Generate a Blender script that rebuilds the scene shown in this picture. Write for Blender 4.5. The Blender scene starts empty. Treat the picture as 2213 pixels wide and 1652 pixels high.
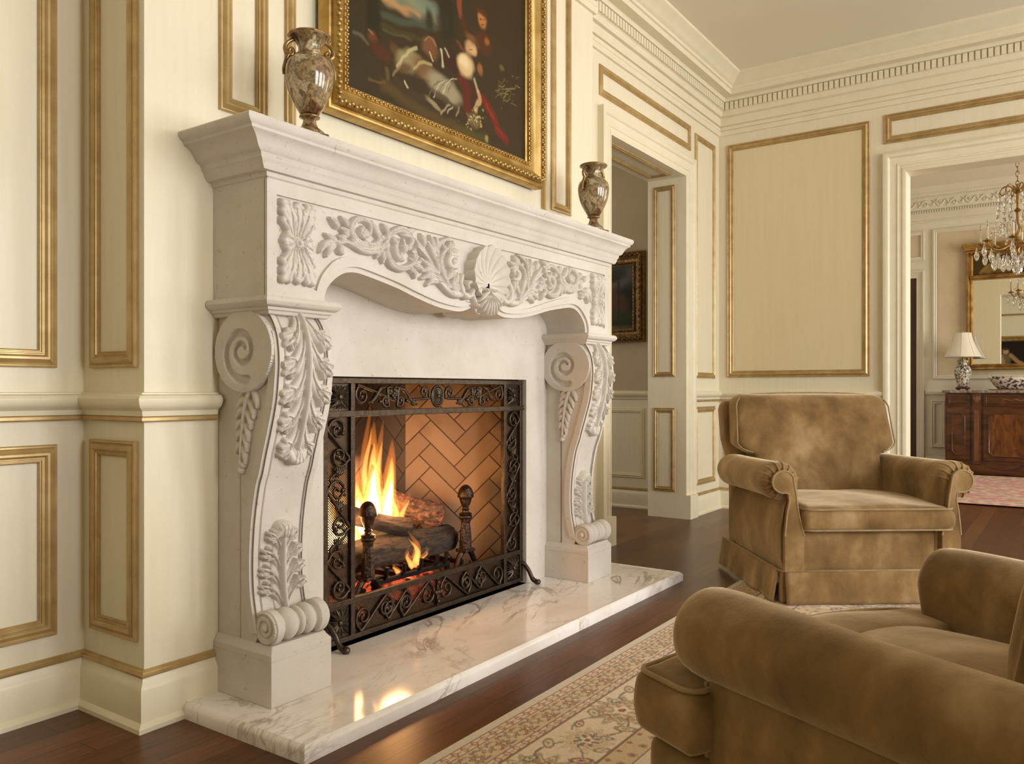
import bpy, bmesh, math, random
import numpy as np
from mathutils import Vector, Matrix
from mathutils.geometry import tessellate_polygon

PI = math.pi
random.seed(7)
rng = np.random.default_rng(7)
SC = bpy.context.scene
COL = SC.collection

# ------------------------------------------------------------------ camera, world, lights, exposure
HC = 0.92
cam_d = bpy.data.cameras.new('camera')
cam = bpy.data.objects.new('camera', cam_d)
COL.objects.link(cam)
cam.location = (0, 0, HC)
cam.rotation_euler = (PI / 2, 0, math.radians(34.6707 - 90))
cam_d.sensor_width = 36.0
cam_d.lens = 1754.435 / 2213 * 36
cam_d.shift_y = 17 / 2213
cam_d.clip_start = 0.02
SC.camera = cam

SC.view_settings.view_transform = 'Standard'
SC.view_settings.look = 'None'
SC.view_settings.gamma = 1.0
SC.view_settings.use_curve_mapping = False
SC.view_settings.exposure = 0.0
SC.cycles.use_denoising = True
SC.cycles.max_bounces = 10
SC.cycles.diffuse_bounces = 5
SC.cycles.glossy_bounces = 4
SC.cycles.transmission_bounces = 6
SC.cycles.transparent_max_bounces = 40
SC.cycles.volume_bounces = 0
SC.cycles.caustics_reflective = False
SC.cycles.caustics_refractive = False
SC.cycles.sample_clamp_indirect = 6.0

world = bpy.data.worlds.new('world')
SC.world = world
world.use_nodes = True
world.node_tree.nodes['Background'].inputs[0].default_value = (0.75, 0.85, 1.0, 1)
world.node_tree.nodes['Background'].inputs[1].default_value = 1.0


def area(name, loc, target, sx, sy, power, color, spread=PI):
    d = bpy.data.lights.new(name, 'AREA')
    d.shape = 'RECTANGLE'
    d.size, d.size_y, d.energy, d.color, d.spread = sx, sy, power, color, spread
    o = bpy.data.objects.new(name, d)
    o.location = loc
    o.rotation_euler = (Vector(target) - Vector(loc)).to_track_quat('-Z', 'Y').to_euler()
    COL.objects.link(o)
    return o


DAY = (1.0, 0.985, 0.99)
REAR_Y = -4.2
WIN_X = [(0.2, 1.6), (2.3, 3.7), (4.4, 5.8)]
WIN_POWER = [150, 150, 120]
for (a_, b_), p_ in zip(WIN_X, WIN_POWER):
    xm = (a_ + b_) / 2
    area('window_daylight', (xm, REAR_Y - 0.12, 1.65), (xm, 0, 1.65), b_ - a_, 2.5, p_, DAY)
area('dining_window_daylight', (8.6, -2.75, 1.6), (8.6, 0, 1.6), 1.8, 2.2, 120, (1.0, 0.92, 0.78))
area('hall_fill_light', (4.6, 4.75, 1.7), (4.6, 0, 1.5), 1.2, 1.8, 14, (1.0, 0.92, 0.78))  # added fill to brighten the hall from its unseen end, no known window

# ------------------------------------------------------------------ object helpers
OFF = {}


def setp(o, label=None, cat=None, group=None, kind=None):
    if label: o['label'] = label
    if cat: o['category'] = cat
    if group: o['group'] = group
    if kind: o['kind'] = kind
    return o


def thing(name, label, cat, loc=(0, 0, 0), rotz=0.0, group=None, kind=None):
    o = bpy.data.objects.new(name, None)
    o.empty_display_size = 0.1
    o.location = loc
    o.rotation_euler = (0, 0, rotz)
    COL.objects.link(o)
    setp(o, label, cat, group, kind)
    OFF[o.name] = Vector((0, 0, 0)) if rotz else Vector(loc)
    return o


def copy_tree(o, parent=None):
    c = o.copy()
    COL.objects.link(c)
    if parent: c.parent = parent
    for ch in o.children: copy_tree(ch, c)
    return c


def finish(name, me, mat, parent=None, smooth=30, top_label=None, cat=None, group=None, kind=None):
    o = bpy.data.objects.new(name, me)
    COL.objects.link(o)
    n = len(me.vertices)
    co = np.empty(n * 3, np.float32)
    me.vertices.foreach_get('co', co)
    co = co.reshape(-1, 3)
    if parent is not None:
        off = OFF.get(parent.name, Vector((0, 0, 0)))
        o.parent = parent
        OFF[o.name] = off
        co -= np.array(off, np.float32)
    else:
        lo, hi = co.min(0), co.max(0)
        base = np.array([(lo[0] + hi[0]) / 2, (lo[1] + hi[1]) / 2, lo[2]], np.float32)
        o.location = base
        co -= base
        OFF[o.name] = Vector(base.tolist())
    me.vertices.foreach_set('co', co.ravel())
    if mat: me.materials.append(mat)
    if smooth:
        me.polygons.foreach_set('use_smooth', np.ones(len(me.polygons), bool))
        me.set_sharp_from_angle(angle=math.radians(smooth))
    me.update()
    setp(o, top_label, cat, group, kind)
    return o


class MB:
    def __init__(s):
        s.v, s.f = [], []

    def add(s, vs, fs):
        n = len(s.v)
        s.v += [tuple(p) for p in vs]
        s.f += [tuple(i + n for i in f) for f in fs]
        return s

    def box(s, x0, x1, y0, y1, z0, z1):
        return s.add([(x0, y0, z0), (x1, y0, z0), (x1, y1, z0), (x0, y1, z0), (x0, y0, z1), (x1, y0, z1), (x1, y1, z1), (x0, y1, z1)],
                     [(0, 3, 2, 1), (4, 5, 6, 7), (0, 1, 5, 4), (1, 2, 6, 5), (2, 3, 7, 6), (3, 0, 4, 7)])

    def obox(s, c, ax, ay, az, hx, hy, hz):
        c, ax, ay, az = Vector(c), Vector(ax), Vector(ay), Vector(az)
        vs = [c + ax * (hx * i) + ay * (hy * j) + az * (hz * k) for k in (-1, 1) for (i, j) in ((-1, -1), (1, -1), (1, 1), (-1, 1))]
        return s.add(vs, [(0, 3, 2, 1), (4, 5, 6, 7), (0, 1, 5, 4), (1, 2, 6, 5), (2, 3, 7, 6), (3, 0, 4, 7)])

    def prism(s, outer, h0, h1, fn, holes=()):
        loops = [list(outer)] + [list(h) for h in holes]
        tri = tessellate_polygon([[Vector((p[0], p[1], 0)) for p in l] for l in loops])
        flat = [p for l in loops for p in l]
        n = len(flat)
        vs = [fn(p[0], p[1], h0) for p in flat] + [fn(p[0], p[1], h1) for p in flat]
        fs = []
        for t in tri:
            fs.append((t[2], t[1], t[0]))
            fs.append((t[0] + n, t[1] + n, t[2] + n))
        k = 0
        for l in loops:
            m = len(l)
            for i in range(m):
                j = (i + 1) % m
                fs.append((k + i, k + j, k + j + n, k + i + n))
            k += m
        return s.add(vs, fs)

    def lathe(s, prof, c, n=32, ax='z', sq=None):
        vs, fs = [], []
        m = len(prof)
        for i in range(n):
            a = 2 * PI * i / n
            ca, sa = math.cos(a), math.sin(a)
            for r, h in prof:
                if ax == 'z': p = (c[0] + r * ca, c[1] + r * sa, c[2] + h)
                elif ax == 'x': p = (c[0] + h, c[1] + r * ca, c[2] + r * sa)
                else: p = (c[0] + r * ca, c[1] + h, c[2] + r * sa)
                vs.append(p)
        for i in range(n):
            j = (i + 1) % n
            for k in range(m - 1):
                fs.append((i * m + k, j * m + k, j * m + k + 1, i * m + k + 1))
        fs.append(tuple(i * m for i in range(n))[::-1])
        fs.append(tuple(i * m + m - 1 for i in range(n)))
        return s.add(vs, fs)

    def tube(s, pts, r, n=8, closed=False, flat=1.0):
        P = [Vector(p) for p in pts]
        m = len(P)
        R = r if hasattr(r, '__len__') else [r] * m
        up = None
        vs, fs = [], []
        for i in range(m):
            if closed: t = P[(i + 1) % m] - P[i - 1]
            else: t = P[min(i + 1, m - 1)] - P[max(i - 1, 0)]
            if t.length < 1e-9: t = Vector((0, 0, 1))
            t.normalize()
            if up is None:
                up = Vector((0, 0, 1)) if abs(t.z) < 0.9 else Vector((0, 1, 0))
            a = t.cross(up)
            if a.length < 1e-6: a = t.orthogonal()
            a.normalize()
            b = a.cross(t).normalized()
            up = b
            for k in range(n):
                w = 2 * PI * k / n
                vs.append(P[i] + a * (math.cos(w) * R[i]) + b * (math.sin(w) * R[i] * flat))
        for i in range(m if closed else m - 1):
            j = (i + 1) % m
            for k in range(n):
                l = (k + 1) % n
                fs.append((i * n + k, i * n + l, j * n + l, j * n + k))
        if not closed:
            fs.append(tuple(range(n))[::-1])
            fs.append(tuple((m - 1) * n + k for k in range(n)))
        return s.add(vs, fs)

    def sweep(s, path, prof, fn, closed=False, side=1):
        """profile (o, h): offset o to the side of the 2D path, height h; fn(u, v, h) -> xyz"""
        m, k = len(path), len(prof)
        vs, fs = [], []
        for i in range(m):
            p = Vector(path[i])
            if closed or 0 < i < m - 1:
                d0 = (p - Vector(path[i - 1])).normalized()
                d1 = (Vector(path[(i + 1) % m]) - p).normalized()
            elif i == 0:
                d0 = d1 = (Vector(path[1]) - p).normalized()
            else:
                d0 = d1 = (p - Vector(path[i - 1])).normalized()
            n0 = Vector((-d0.y, d0.x)) * side
            n1 = Vector((-d1.y, d1.x)) * side
            mm = (n0 + n1) / (1 + n0.dot(n1))
            for o, h in prof:
                q = p + mm * o
                vs.append(fn(q.x, q.y, h))
        for i in range(m if closed else m - 1):
            j = (i + 1) % m
            for a in range(k - 1):
                fs.append((i * k + a, j * k + a, j * k + a + 1, i * k + a + 1))
        if not closed:
            fs.append(tuple(range(k)))
            fs.append(tuple((m - 1) * k + a for a in range(k))[::-1])
        return s.add(vs, fs)

    def loft(s, rings, cap=True):
        n = len(rings[0])
        vs = [p for r in rings for p in r]
        fs = []
        for i in range(len(rings) - 1):
            for k in range(n):
                l = (k + 1) % n
                fs.append((i * n + k, i * n + l, (i + 1) * n + l, (i + 1) * n + k))
        if cap:
            fs.append(tuple(range(n))[::-1])
            fs.append(tuple((len(rings) - 1) * n + k for k in range(n)))
        return s.add(vs, fs)

    def rbox(s, c, h, r, n=6, fn=None, m=None):
        """rounded box: centre c, half sizes h, radius r; fn deforms (unit, xyz)"""
        m = m or (n, n, n)
        idx, vs, fs = {}, [], []

        def vert(i, j, k):
            key = (i, j, k)
            if key not in idx:
                u = [2 * i / m[0] - 1, 2 * j / m[1] - 1, 2 * k / m[2] - 1]
                u = [math.sin(t * PI / 2) * 0.45 + t * 0.55 for t in u]
                p = [u[q] * h[q] for q in range(3)]
                q_ = [max(-(h[q] - r), min(h[q] - r, p[q])) for q in range(3)]
                d = Vector([p[q] - q_[q] for q in range(3)])
                if d.length > 1e-9: d = d.normalized() * min(r, d.length * 10 if d.length < 1e-6 else r)
                P = Vector(q_) + d
                P = P + Vector(c)
                if fn: P = Vector(fn(u, P))
                idx[key] = len(vs)
                vs.append(P)
            return idx[key]
        for a, (d1, d2) in enumerate(((1, 2), (2, 0), (0, 1))):
            for e in (0, m[a]):
                for i in range(m[d1]):
                    for j in range(m[d2]):
                        q = []
                        for (x, y) in ((i, j), (i + 1, j), (i + 1, j + 1), (i, j + 1)):
                            t = [0, 0, 0]
                            t[a], t[d1], t[d2] = e, x, y
                            q.append(vert(*t))
                        fs.append(tuple(q) if e else tuple(q[::-1]))
        return s.add(vs, fs)

    def mesh(s, name):
        me = bpy.data.meshes.new(name)
        me.from_pydata([tuple(p) for p in s.v], [], s.f)
        me.validate()
        bm = bmesh.new()
        bm.from_mesh(me)
        bmesh.ops.recalc_face_normals(bm, faces=bm.faces)
        bm.to_mesh(me)
        bm.free()
        return me

    def build(s, name, mat, parent=None, smooth=30, bevel=0, seg=2, subsurf=0, label=None, cat=None, group=None, kind=None):
        o = finish(name, s.mesh(name), mat, parent, smooth, label, cat, group, kind)
        if bevel:
            b = o.modifiers.new('bevel', 'BEVEL')
            b.width, b.segments, b.limit_method, b.angle_limit = bevel, seg, 'ANGLE', math.radians(35)
        if subsurf:
            b = o.modifiers.new('sub', 'SUBSURF')
            b.levels = b.render_levels = subsurf
        return o


def grid_mesh(name, P, mat, parent=None, mask=None, cols=None, smooth=40, **kw):
    """P: (ny, nx, 3) points; mask: (ny-1, nx-1) faces kept; cols: (ny, nx, 3) linear colours"""
    ny, nx = P.shape[:2]
    ii = np.arange(ny * nx).reshape(ny, nx)
    q = np.stack([ii[:-1, :-1], ii[:-1, 1:], ii[1:, 1:], ii[1:, :-1]], -1).reshape(-1, 4)
    if mask is not None: q = q[mask.ravel()]
    used = np.unique(q)
    remap = np.zeros(ny * nx, np.int64)
    remap[used] = np.arange(len(used))
    q = remap[q]
    v = P.reshape(-1, 3)[used].astype(np.float32)
    me = bpy.data.meshes.new(name)
    me.vertices.add(len(v))
    me.vertices.foreach_set('co', v.ravel())
    me.loops.add(q.size)
    me.loops.foreach_set('vertex_index', q.ravel().astype(np.int32))
    me.polygons.add(len(q))
    me.polygons.foreach_set('loop_start', np.arange(0, q.size, 4, dtype=np.int32))
    me.polygons.foreach_set('loop_total', np.full(len(q), 4, np.int32))
    me.update(calc_edges=True)
    if cols is not None:
        ca = me.color_attributes.new('Col', 'FLOAT_COLOR', 'POINT')
        c4 = np.ones((len(v), 4), np.float32)
        c4[:, :3] = cols.reshape(-1, 3)[used]
        ca.data.foreach_set('color', c4.ravel())
    return finish(name, me, mat, parent, smooth, **kw)


def lin(c):
    c = np.asarray(c, float) / 255
    return np.where(c <= 0.04045, c / 12.92, ((c + 0.055) / 1.055) ** 2.4)


def smooth_path(pts, n=40, closed=False):
    """Catmull-Rom through the points"""
    P = np.array(pts, float)
    m = len(P)
    if m == 2: return P[0] + (P[1] - P[0]) * np.linspace(0, 1, n)[:, None]
    out = []
    segs = m if closed else m - 1
    per = max(2, n // segs)
    for i in range(segs):
        p1, p2 = P[i], P[(i + 1) % m]
        p0 = P[i - 1] if (closed or i > 0) else 2 * p1 - p2
        p3 = P[(i + 2) % m] if (closed or i + 2 < m) else 2 * p2 - p1
        for t in np.linspace(0, 1, per, endpoint=False):
            out.append(0.5 * ((2 * p1) + (p2 - p0) * t + (2 * p0 - 5 * p1 + 4 * p2 - p3) * t * t + (3 * p1 - p0 - 3 * p2 + p3) * t ** 3))
    if not closed: out.append(P[-1])
    return np.array(out)


class HF:
    """carved relief as a height field over (u, v)"""
    def __init__(s, u0, u1, v0, v1, step):
        s.u = np.linspace(u0, u1, max(2, int(round((u1 - u0) / step)) + 1))
        s.v = np.linspace(v0, v1, max(2, int(round((v1 - v0) / step)) + 1))
        s.U, s.V = np.meshgrid(s.u, s.v)
        s.H = np.zeros_like(s.U)

    def win(s, u, v, r):
        a, b = np.searchsorted(s.u, (u - r, u + r))
        c, d = np.searchsorted(s.v, (v - r, v + r))
        return slice(c, d), slice(a, b)

    def dot(s, u, v, r, h, flat=0.5):
        w = s.win(u, v, r)
        d2 = ((s.U[w] - u) ** 2 + (s.V[w] - v) ** 2) / (r * r)
        k = np.clip(1 - d2, 0, None) ** flat * h
        s.H[w] = np.maximum(s.H[w], k)

    def stroke(s, pts, r, h, n=None, flat=0.5):
        """r: radii along the path, a number or a list to interpolate; h likewise"""
        L = np.sum(np.linalg.norm(np.diff(np.array(pts, float), axis=0), axis=1))
        R = np.atleast_1d(r)
        n = n or int(max(6, L / max(0.0012, R.max() * 0.25)))
        Q = smooth_path(pts, n)
        t = np.linspace(0, 1, len(Q))
        rr = np.interp(t, np.linspace(0, 1, len(R)), R)
        Hh = np.atleast_1d(h)
        hh = np.interp(t, np.linspace(0, 1, len(Hh)), Hh)
        for (u, v), a, b in zip(Q, rr, hh):
            if a > 1e-5: s.dot(u, v, a, b, flat)

    def groove(s, pts, r, depth, n=60):
        Q = smooth_path(pts, n)
        cut = np.zeros_like(s.H)
        for u, v in Q:
            w = s.win(u, v, r)
            d2 = ((s.U[w] - u) ** 2 + (s.V[w] - v) ** 2) / (r * r)
            cut[w] = np.maximum(cut[w], np.clip(1 - d2, 0, None) * depth)
        s.H = np.where(s.H > 0, np.maximum(s.H - cut, 0.0004), 0)

    def mesh(s, name, fn, mat, parent, H=None, sink=0.001, **kw):
        H = s.H if H is None else H
        P = fn(s.U, s.V, np.where(H > 1e-5, H, -sink))
        k = H > 1e-5
        mask = k[:-1, :-1] | k[1:, :-1] | k[:-1, 1:] | k[1:, 1:]
        return grid_mesh(name, P, mat, parent, mask=mask, **kw)


# ------------------------------------------------------------------ materials
def nodes(name):
    m = bpy.data.materials.new(name)
    m.use_nodes = True
    nt = m.node_tree
    b = nt.nodes['Principled BSDF']
    return m, nt, b


def N(nt, t, **kw):
    n = nt.nodes.new(t)
    for k, v in kw.items():
        if isinstance(k, str) and hasattr(n, k): setattr(n, k, v)
    return n


def coords(nt, scale=(1, 1, 1), kind='Object'):
    tc = N(nt, 'ShaderNodeTexCoord')
    mp = N(nt, 'ShaderNodeMapping')
    mp.inputs['Scale'].default_value = scale
    nt.links.new(tc.outputs[kind], mp.inputs['Vector'])
    return mp.outputs['Vector']


def ramp(nt, fac, stops, interp='LINEAR'):
    r = N(nt, 'ShaderNodeValToRGB')
    r.color_ramp.interpolation = interp
    e = r.color_ramp.elements
    while len(e) < len(stops): e.new(0.5)
    for i, (p, c) in enumerate(stops):
        e[i].position = p
        e[i].color = (*c, 1)
    nt.links.new(fac, r.inputs['Fac'])
    return r.outputs['Color']


def noise(nt, vec, scale, detail=4, rough=0.55, dist=0.0):
    n = N(nt, 'ShaderNodeTexNoise')
    n.inputs['Scale'].default_value = scale
    n.inputs['Detail'].default_value = detail
    n.inputs['Roughness'].default_value = rough
    n.inputs['Distortion'].default_value = dist
    nt.links.new(vec, n.inputs['Vector'])
    return n.outputs['Fac']


def bump(nt, b, h, strength=0.2, dist=0.01):
    n = N(nt, 'ShaderNodeBump')
    n.inputs['Strength'].default_value = strength
    n.inputs['Distance'].default_value = dist
    nt.links.new(h, n.inputs['Height'])
    nt.links.new(n.outputs['Normal'], b.inputs['Normal'])


def mat(name, c, rough=0.5, metal=0.0, c2=None, sc=8.0, stretch=(1, 1, 1), lo=0.35, hi=0.65, bp=0.0, bsc=None, detail=4, spec=0.5, coat=0.0, sheen=0.0, sheen_tint=(1, 1, 1), dist=0.0):
    m, nt, b = nodes(name)
    b.inputs['Roughness'].default_value = rough
    b.inputs['Metallic'].default_value = metal
    b.inputs['Specular IOR Level'].default_value = spec
    b.inputs['Coat Weight'].default_value = coat
    b.inputs['Coat Roughness'].default_value = 0.12
    if sheen:
        b.inputs['Sheen Weight'].default_value = sheen
        b.inputs['Sheen Roughness'].default_value = 0.45
        b.inputs['Sheen Tint'].default_value = (*sheen_tint, 1)
    vec = coords(nt, stretch)
    c2 = c2 or tuple(x * 0.88 for x in c)
    f = noise(nt, vec, sc, detail, dist=dist)
    nt.links.new(ramp(nt, f, [(lo, c2), (hi, c)]), b.inputs['Base Color'])
    if bp:
        g = noise(nt, vec, bsc or sc * 5, 6)
        bump(nt, b, g, bp)
    return m


M = {}
M['cream'] = mat('cream_glazed_paint', (0.80, 0.735, 0.555), 0.42, c2=(0.77, 0.70, 0.51), sc=6, stretch=(6, 6, 0.35), bp=0.02, bsc=40)
M['panel_field'] = mat('golden_cream_panel_paint', (0.755, 0.655, 0.415), 0.42, c2=(0.735, 0.63, 0.385), sc=5, stretch=(6, 6, 0.35), bp=0.02, bsc=40)
M['ivory'] = mat('ivory_trim_paint', (0.80, 0.735, 0.55), 0.38, c2=(0.77, 0.70, 0.51), sc=5, stretch=(2, 2, 2))
M['gold'] = mat('antique_gold_glaze', (0.56, 0.41, 0.185), 0.35, 0.45, c2=(0.44, 0.30, 0.115), sc=7, stretch=(2, 2, 2))
M['gilt'] = mat('gilt_frame_gold', (0.58, 0.40, 0.14), 0.42, 0.75, c2=(0.42, 0.26, 0.07), sc=14)
M['dark_gilt'] = mat('aged_gilt', (0.30, 0.17, 0.05), 0.42, 0.6, c2=(0.13, 0.07, 0.02), sc=30, bp=0.5, bsc=60)
M['ceiling'] = mat('ceiling_paint', (0.80, 0.74, 0.61), 0.8, c2=(0.785, 0.725, 0.595), sc=2)
M['iron'] = mat('dark_wrought_iron', (0.085, 0.062, 0.042), 0.38, 0.85, c2=(0.05, 0.036, 0.024), sc=60, bp=0.15, bsc=120)
M['iron_black'] = mat('blackened_iron', (0.03, 0.024, 0.02), 0.5, 0.6, c2=(0.016, 0.012, 0.01), sc=40, bp=0.3, bsc=90)
M['bronze'] = mat('hammered_bronze', (0.10, 0.062, 0.038), 0.36, 0.85, c2=(0.04, 0.026, 0.018), sc=50, bp=0.5, bsc=90)
M['soot'] = mat('sooty_black_lining', (0.02, 0.016, 0.013), 0.8)
M['mahogany'] = mat('polished_mahogany', (0.125, 0.045, 0.015), 0.22, c2=(0.055, 0.018, 0.006), sc=3, stretch=(1, 1.2, 4), dist=1.2, coat=0.3)
M['mahogany_crotch'] = mat('flame_figured_mahogany', (0.21, 0.075, 0.02), 0.2, c2=(0.07, 0.02, 0.006), sc=3.2, stretch=(1, 3, 1.1), dist=1.6, coat=0.3)
M['walnut_light'] = mat('satinwood_inlay', (0.22, 0.10, 0.04), 0.3, c2=(0.14, 0.06, 0.022), sc=10, stretch=(1, 4, 0.6))
M['marble_top'] = mat('grey_brown_marble', (0.42, 0.36, 0.32), 0.15, c2=(0.14, 0.10, 0.085), sc=22, dist=2)
M['door_wood'] = mat('dark_door_wood', (0.07, 0.022, 0.008), 0.3, c2=(0.035, 0.011, 0.004), sc=4, stretch=(4, 4, 0.4))
M['white_trim'] = mat('greyish_white_trim_paint', (0.74, 0.70, 0.60), 0.45, c2=(0.71, 0.67, 0.56), sc=3)
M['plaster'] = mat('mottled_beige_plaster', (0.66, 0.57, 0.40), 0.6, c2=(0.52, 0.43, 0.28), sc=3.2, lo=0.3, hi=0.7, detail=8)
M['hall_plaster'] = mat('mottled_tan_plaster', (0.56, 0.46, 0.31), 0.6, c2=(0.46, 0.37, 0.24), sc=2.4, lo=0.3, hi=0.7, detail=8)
M['shade'] = mat('pleated_ivory_silk', (0.83, 0.78, 0.68), 0.7, c2=(0.80, 0.75, 0.65), sc=4)
M['candle'] = mat('ivory_candle_wax', (0.82, 0.76, 0.62), 0.5)
M['brass'] = mat('aged_brass', (0.42, 0.27, 0.09), 0.3, 0.9, c2=(0.25, 0.15, 0.05), sc=30)
M['velvet'] = None


def velvet():
    m, nt, b = nodes('golden_brown_velvet')
    v = coords(nt)
    big = noise(nt, coords(nt, (1.0, 1.0, 0.7)), 6.0, 5, 0.55, 0.15)
    c = ramp(nt, big, [(0.32, (0.130, 0.073, 0.024)), (0.50, (0.220, 0.136, 0.052)), (0.69, (0.38, 0.265, 0.130))])
    nt.links.new(c, b.inputs['Base Color'])
    b.inputs['Roughness'].default_value = 0.82
    b.inputs['Specular IOR Level'].default_value = 0.15
    b.inputs['Sheen Weight'].default_value = 0.85
    b.inputs['Sheen Roughness'].default_value = 0.4
    b.inputs['Sheen Tint'].default_value = (1.0, 0.82, 0.55, 1)
    f = noise(nt, v, 220, 2)
    g = noise(nt, v, 9, 3)
    mx = N(nt, 'ShaderNodeMath', operation='MULTIPLY_ADD')
    nt.links.new(f, mx.inputs[0])
    mx.inputs[1].default_value = 0.12
    nt.links.new(g, mx.inputs[2])
    bump(nt, b, mx.outputs[0], 0.25, 0.02)
    return m


M['velvet'] = velvet()
M['piping'] = mat('velvet_piping', (0.33, 0.235, 0.12), 0.8, c2=(0.26, 0.18, 0.085), sc=30, sheen=0.4, sheen_tint=(1, 0.85, 0.6), spec=0.15)


def stone():
    m, nt, b = nodes('carved_limestone')
    v = coords(nt)
    f = noise(nt, v, 5, 6, 0.6)
    c = ramp(nt, f, [(0.3, (0.575, 0.53, 0.455)), (0.55, (0.635, 0.595, 0.525)), (0.75, (0.67, 0.63, 0.57))])
    pits = noise(nt, v, 55, 3, 0.7, 0.4)
    pc = ramp(nt, pits, [(0.30, (0.66, 0.58, 0.46)), (0.36, (1, 1, 1))])
    mx = N(nt, 'ShaderNodeMix', data_type='RGBA', blend_type='MULTIPLY')
    mx.inputs['Factor'].default_value = 0.7
    nt.links.new(c, mx.inputs[6])
    nt.links.new(pc, mx.inputs[7])
    nt.links.new(mx.outputs[2], b.inputs['Base Color'])
    b.inputs['Roughness'].default_value = 0.75
    b.inputs['Specular IOR Level'].default_value = 0.3
    g = noise(nt, v, 90, 6, 0.6)
    bump(nt, b, g, 0.12, 0.004)
    return m


M['stone'] = stone()


def marble():
    m, nt, b = nodes('veined_white_marble')
    v = coords(nt, (1.0, 1.7, 1.0))
    def vein(sc, dist, width, seed):
        mp = N(nt, 'ShaderNodeMapping')
        mp.inputs['Location'].default_value = (seed, seed * 1.7, seed * 0.3)
        mp.inputs['Rotation'].default_value = (0, 0, 0.5)
        nt.links.new(v, mp.inputs['Vector'])
        f = noise(nt, mp.outputs[0], sc, 8, 0.58, dist)
        s = N(nt, 'ShaderNodeMath', operation='SUBTRACT')
        nt.links.new(f, s.inputs[0])
        s.inputs[1].default_value = 0.5
        a = N(nt, 'ShaderNodeMath', operation='ABSOLUTE')
        nt.links.new(s.outputs[0], a.inputs[0])
        r = N(nt, 'ShaderNodeMapRange')
        r.inputs['From Min'].default_value = 0.0
        r.inputs['From Max'].default_value = width
        r.inputs['To Min'].default_value = 1.0
        r.inputs['To Max'].default_value = 0.0
        nt.links.new(a.outputs[0], r.inputs['Value'])
        return r.outputs[0]
    base = ramp(nt, noise(nt, v, 2.2, 5, 0.6, 0.5), [(0.3, (0.76, 0.69, 0.61)), (0.55, (0.88, 0.84, 0.785)), (0.75, (0.82, 0.79, 0.75))])
    cur = base
    for sc, di, wd, sd, col, amt in ((0.9, 1.1, 0.013, 0.3, (0.27, 0.17, 0.10), 0.85), (1.5, 0.8, 0.011, 4.1, (0.34, 0.26, 0.20), 0.65), (3.0, 0.6, 0.012, 9.4, (0.50, 0.41, 0.32), 0.35)):
        k = vein(sc, di, wd, sd)
        msk = N(nt, 'ShaderNodeMath', operation='MULTIPLY')
        nt.links.new(k, msk.inputs[0])
        pres = N(nt, 'ShaderNodeMapRange')
        pres.inputs['From Min'].default_value = 0.43
        pres.inputs['From Max'].default_value = 0.58
        pres.inputs['To Max'].default_value = amt
        nt.links.new(noise(nt, v, 1.7 + sd * 0.05, 3), pres.inputs['Value'])
        nt.links.new(pres.outputs[0], msk.inputs[1])
        mx = N(nt, 'ShaderNodeMix', data_type='RGBA')
        nt.links.new(msk.outputs[0], mx.inputs['Factor'])
        nt.links.new(cur, mx.inputs[6])
        mx.inputs[7].default_value = (*col, 1)
        cur = mx.outputs[2]
    nt.links.new(cur, b.inputs['Base Color'])
    b.inputs['Roughness'].default_value = 0.09
    return m


M['marble'] = marble()


def floor_wood():
    m, nt, b = nodes('dark_walnut_floorboards')
    v = coords(nt)
    br = N(nt, 'ShaderNodeTexBrick')
    br.offset = 0.37
    br.offset_frequency = 2
    br.inputs['Scale'].default_value = 1.0
    br.inputs['Brick Width'].default_value = 1.35
    br.inputs['Row Height'].default_value = 0.092
    br.inputs['Mortar Size'].default_value = 0.0012
    br.inputs['Mortar Smooth'].default_value = 0.2
    br.inputs['Bias'].default_value = 0.0
    br.inputs['Color1'].default_value = (0.085, 0.031, 0.009, 1)
    br.inputs['Color2'].default_value = (0.160, 0.064, 0.021, 1)
    br.inputs['Mortar'].default_value = (0.012, 0.005, 0.003, 1)
    nt.links.new(v, br.inputs['Vector'])
    g = noise(nt, coords(nt, (2.2, 34, 1)), 3.0, 6, 0.6, 0.5)
    gc = ramp(nt, g, [(0.3, (0.55, 0.5, 0.46)), (0.65, (1.15, 1.1, 1.05))])
    mx = N(nt, 'ShaderNodeMix', data_type='RGBA', blend_type='MULTIPLY')
    mx.inputs['Factor'].default_value = 0.85
    nt.links.new(br.outputs['Color'], mx.inputs[6])
    nt.links.new(gc, mx.inputs[7])
    nt.links.new(mx.outputs[2], b.inputs['Base Color'])
    b.inputs['Roughness'].default_value = 0.30
    b.inputs['Specular IOR Level'].default_value = 0.28
    bump(nt, b, g, 0.05, 0.003)
    return m


M['floor'] = floor_wood()


def vcol(name, rough=0.6, metal=0.0, bsc=0, bp=0.0, coat=0.0, sheen=0.0):
    m, nt, b = nodes(name)
    a = N(nt, 'ShaderNodeVertexColor')
    a.layer_name = 'Col'
    nt.links.new(a.outputs['Color'], b.inputs['Base Color'])
    b.inputs['Roughness'].default_value = rough
    b.inputs['Metallic'].default_value = metal
    b.inputs['Coat Weight'].default_value = coat
    b.inputs['Sheen Weight'].default_value = sheen
    if bsc: bump(nt, b, noise(nt, coords(nt), bsc, 3), bp, 0.004)
    return m


M['oil'] = vcol('oil_paint_on_canvas', 0.45, bsc=260, bp=0.15)
M['oil'].node_tree.nodes['Principled BSDF'].inputs['Specular IOR Level'].default_value = 0.2
M['brick'] = vcol('fire_brick', 0.9, bsc=60, bp=0.2)
M['brick'].node_tree.nodes['Principled BSDF'].inputs['Specular IOR Level'].default_value = 0.08
M['wool'] = vcol('woven_wool', 0.95, bsc=700, bp=0.35, sheen=0.2)
M['porcelain'] = vcol('painted_porcelain', 0.15, coat=0.4)


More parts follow.
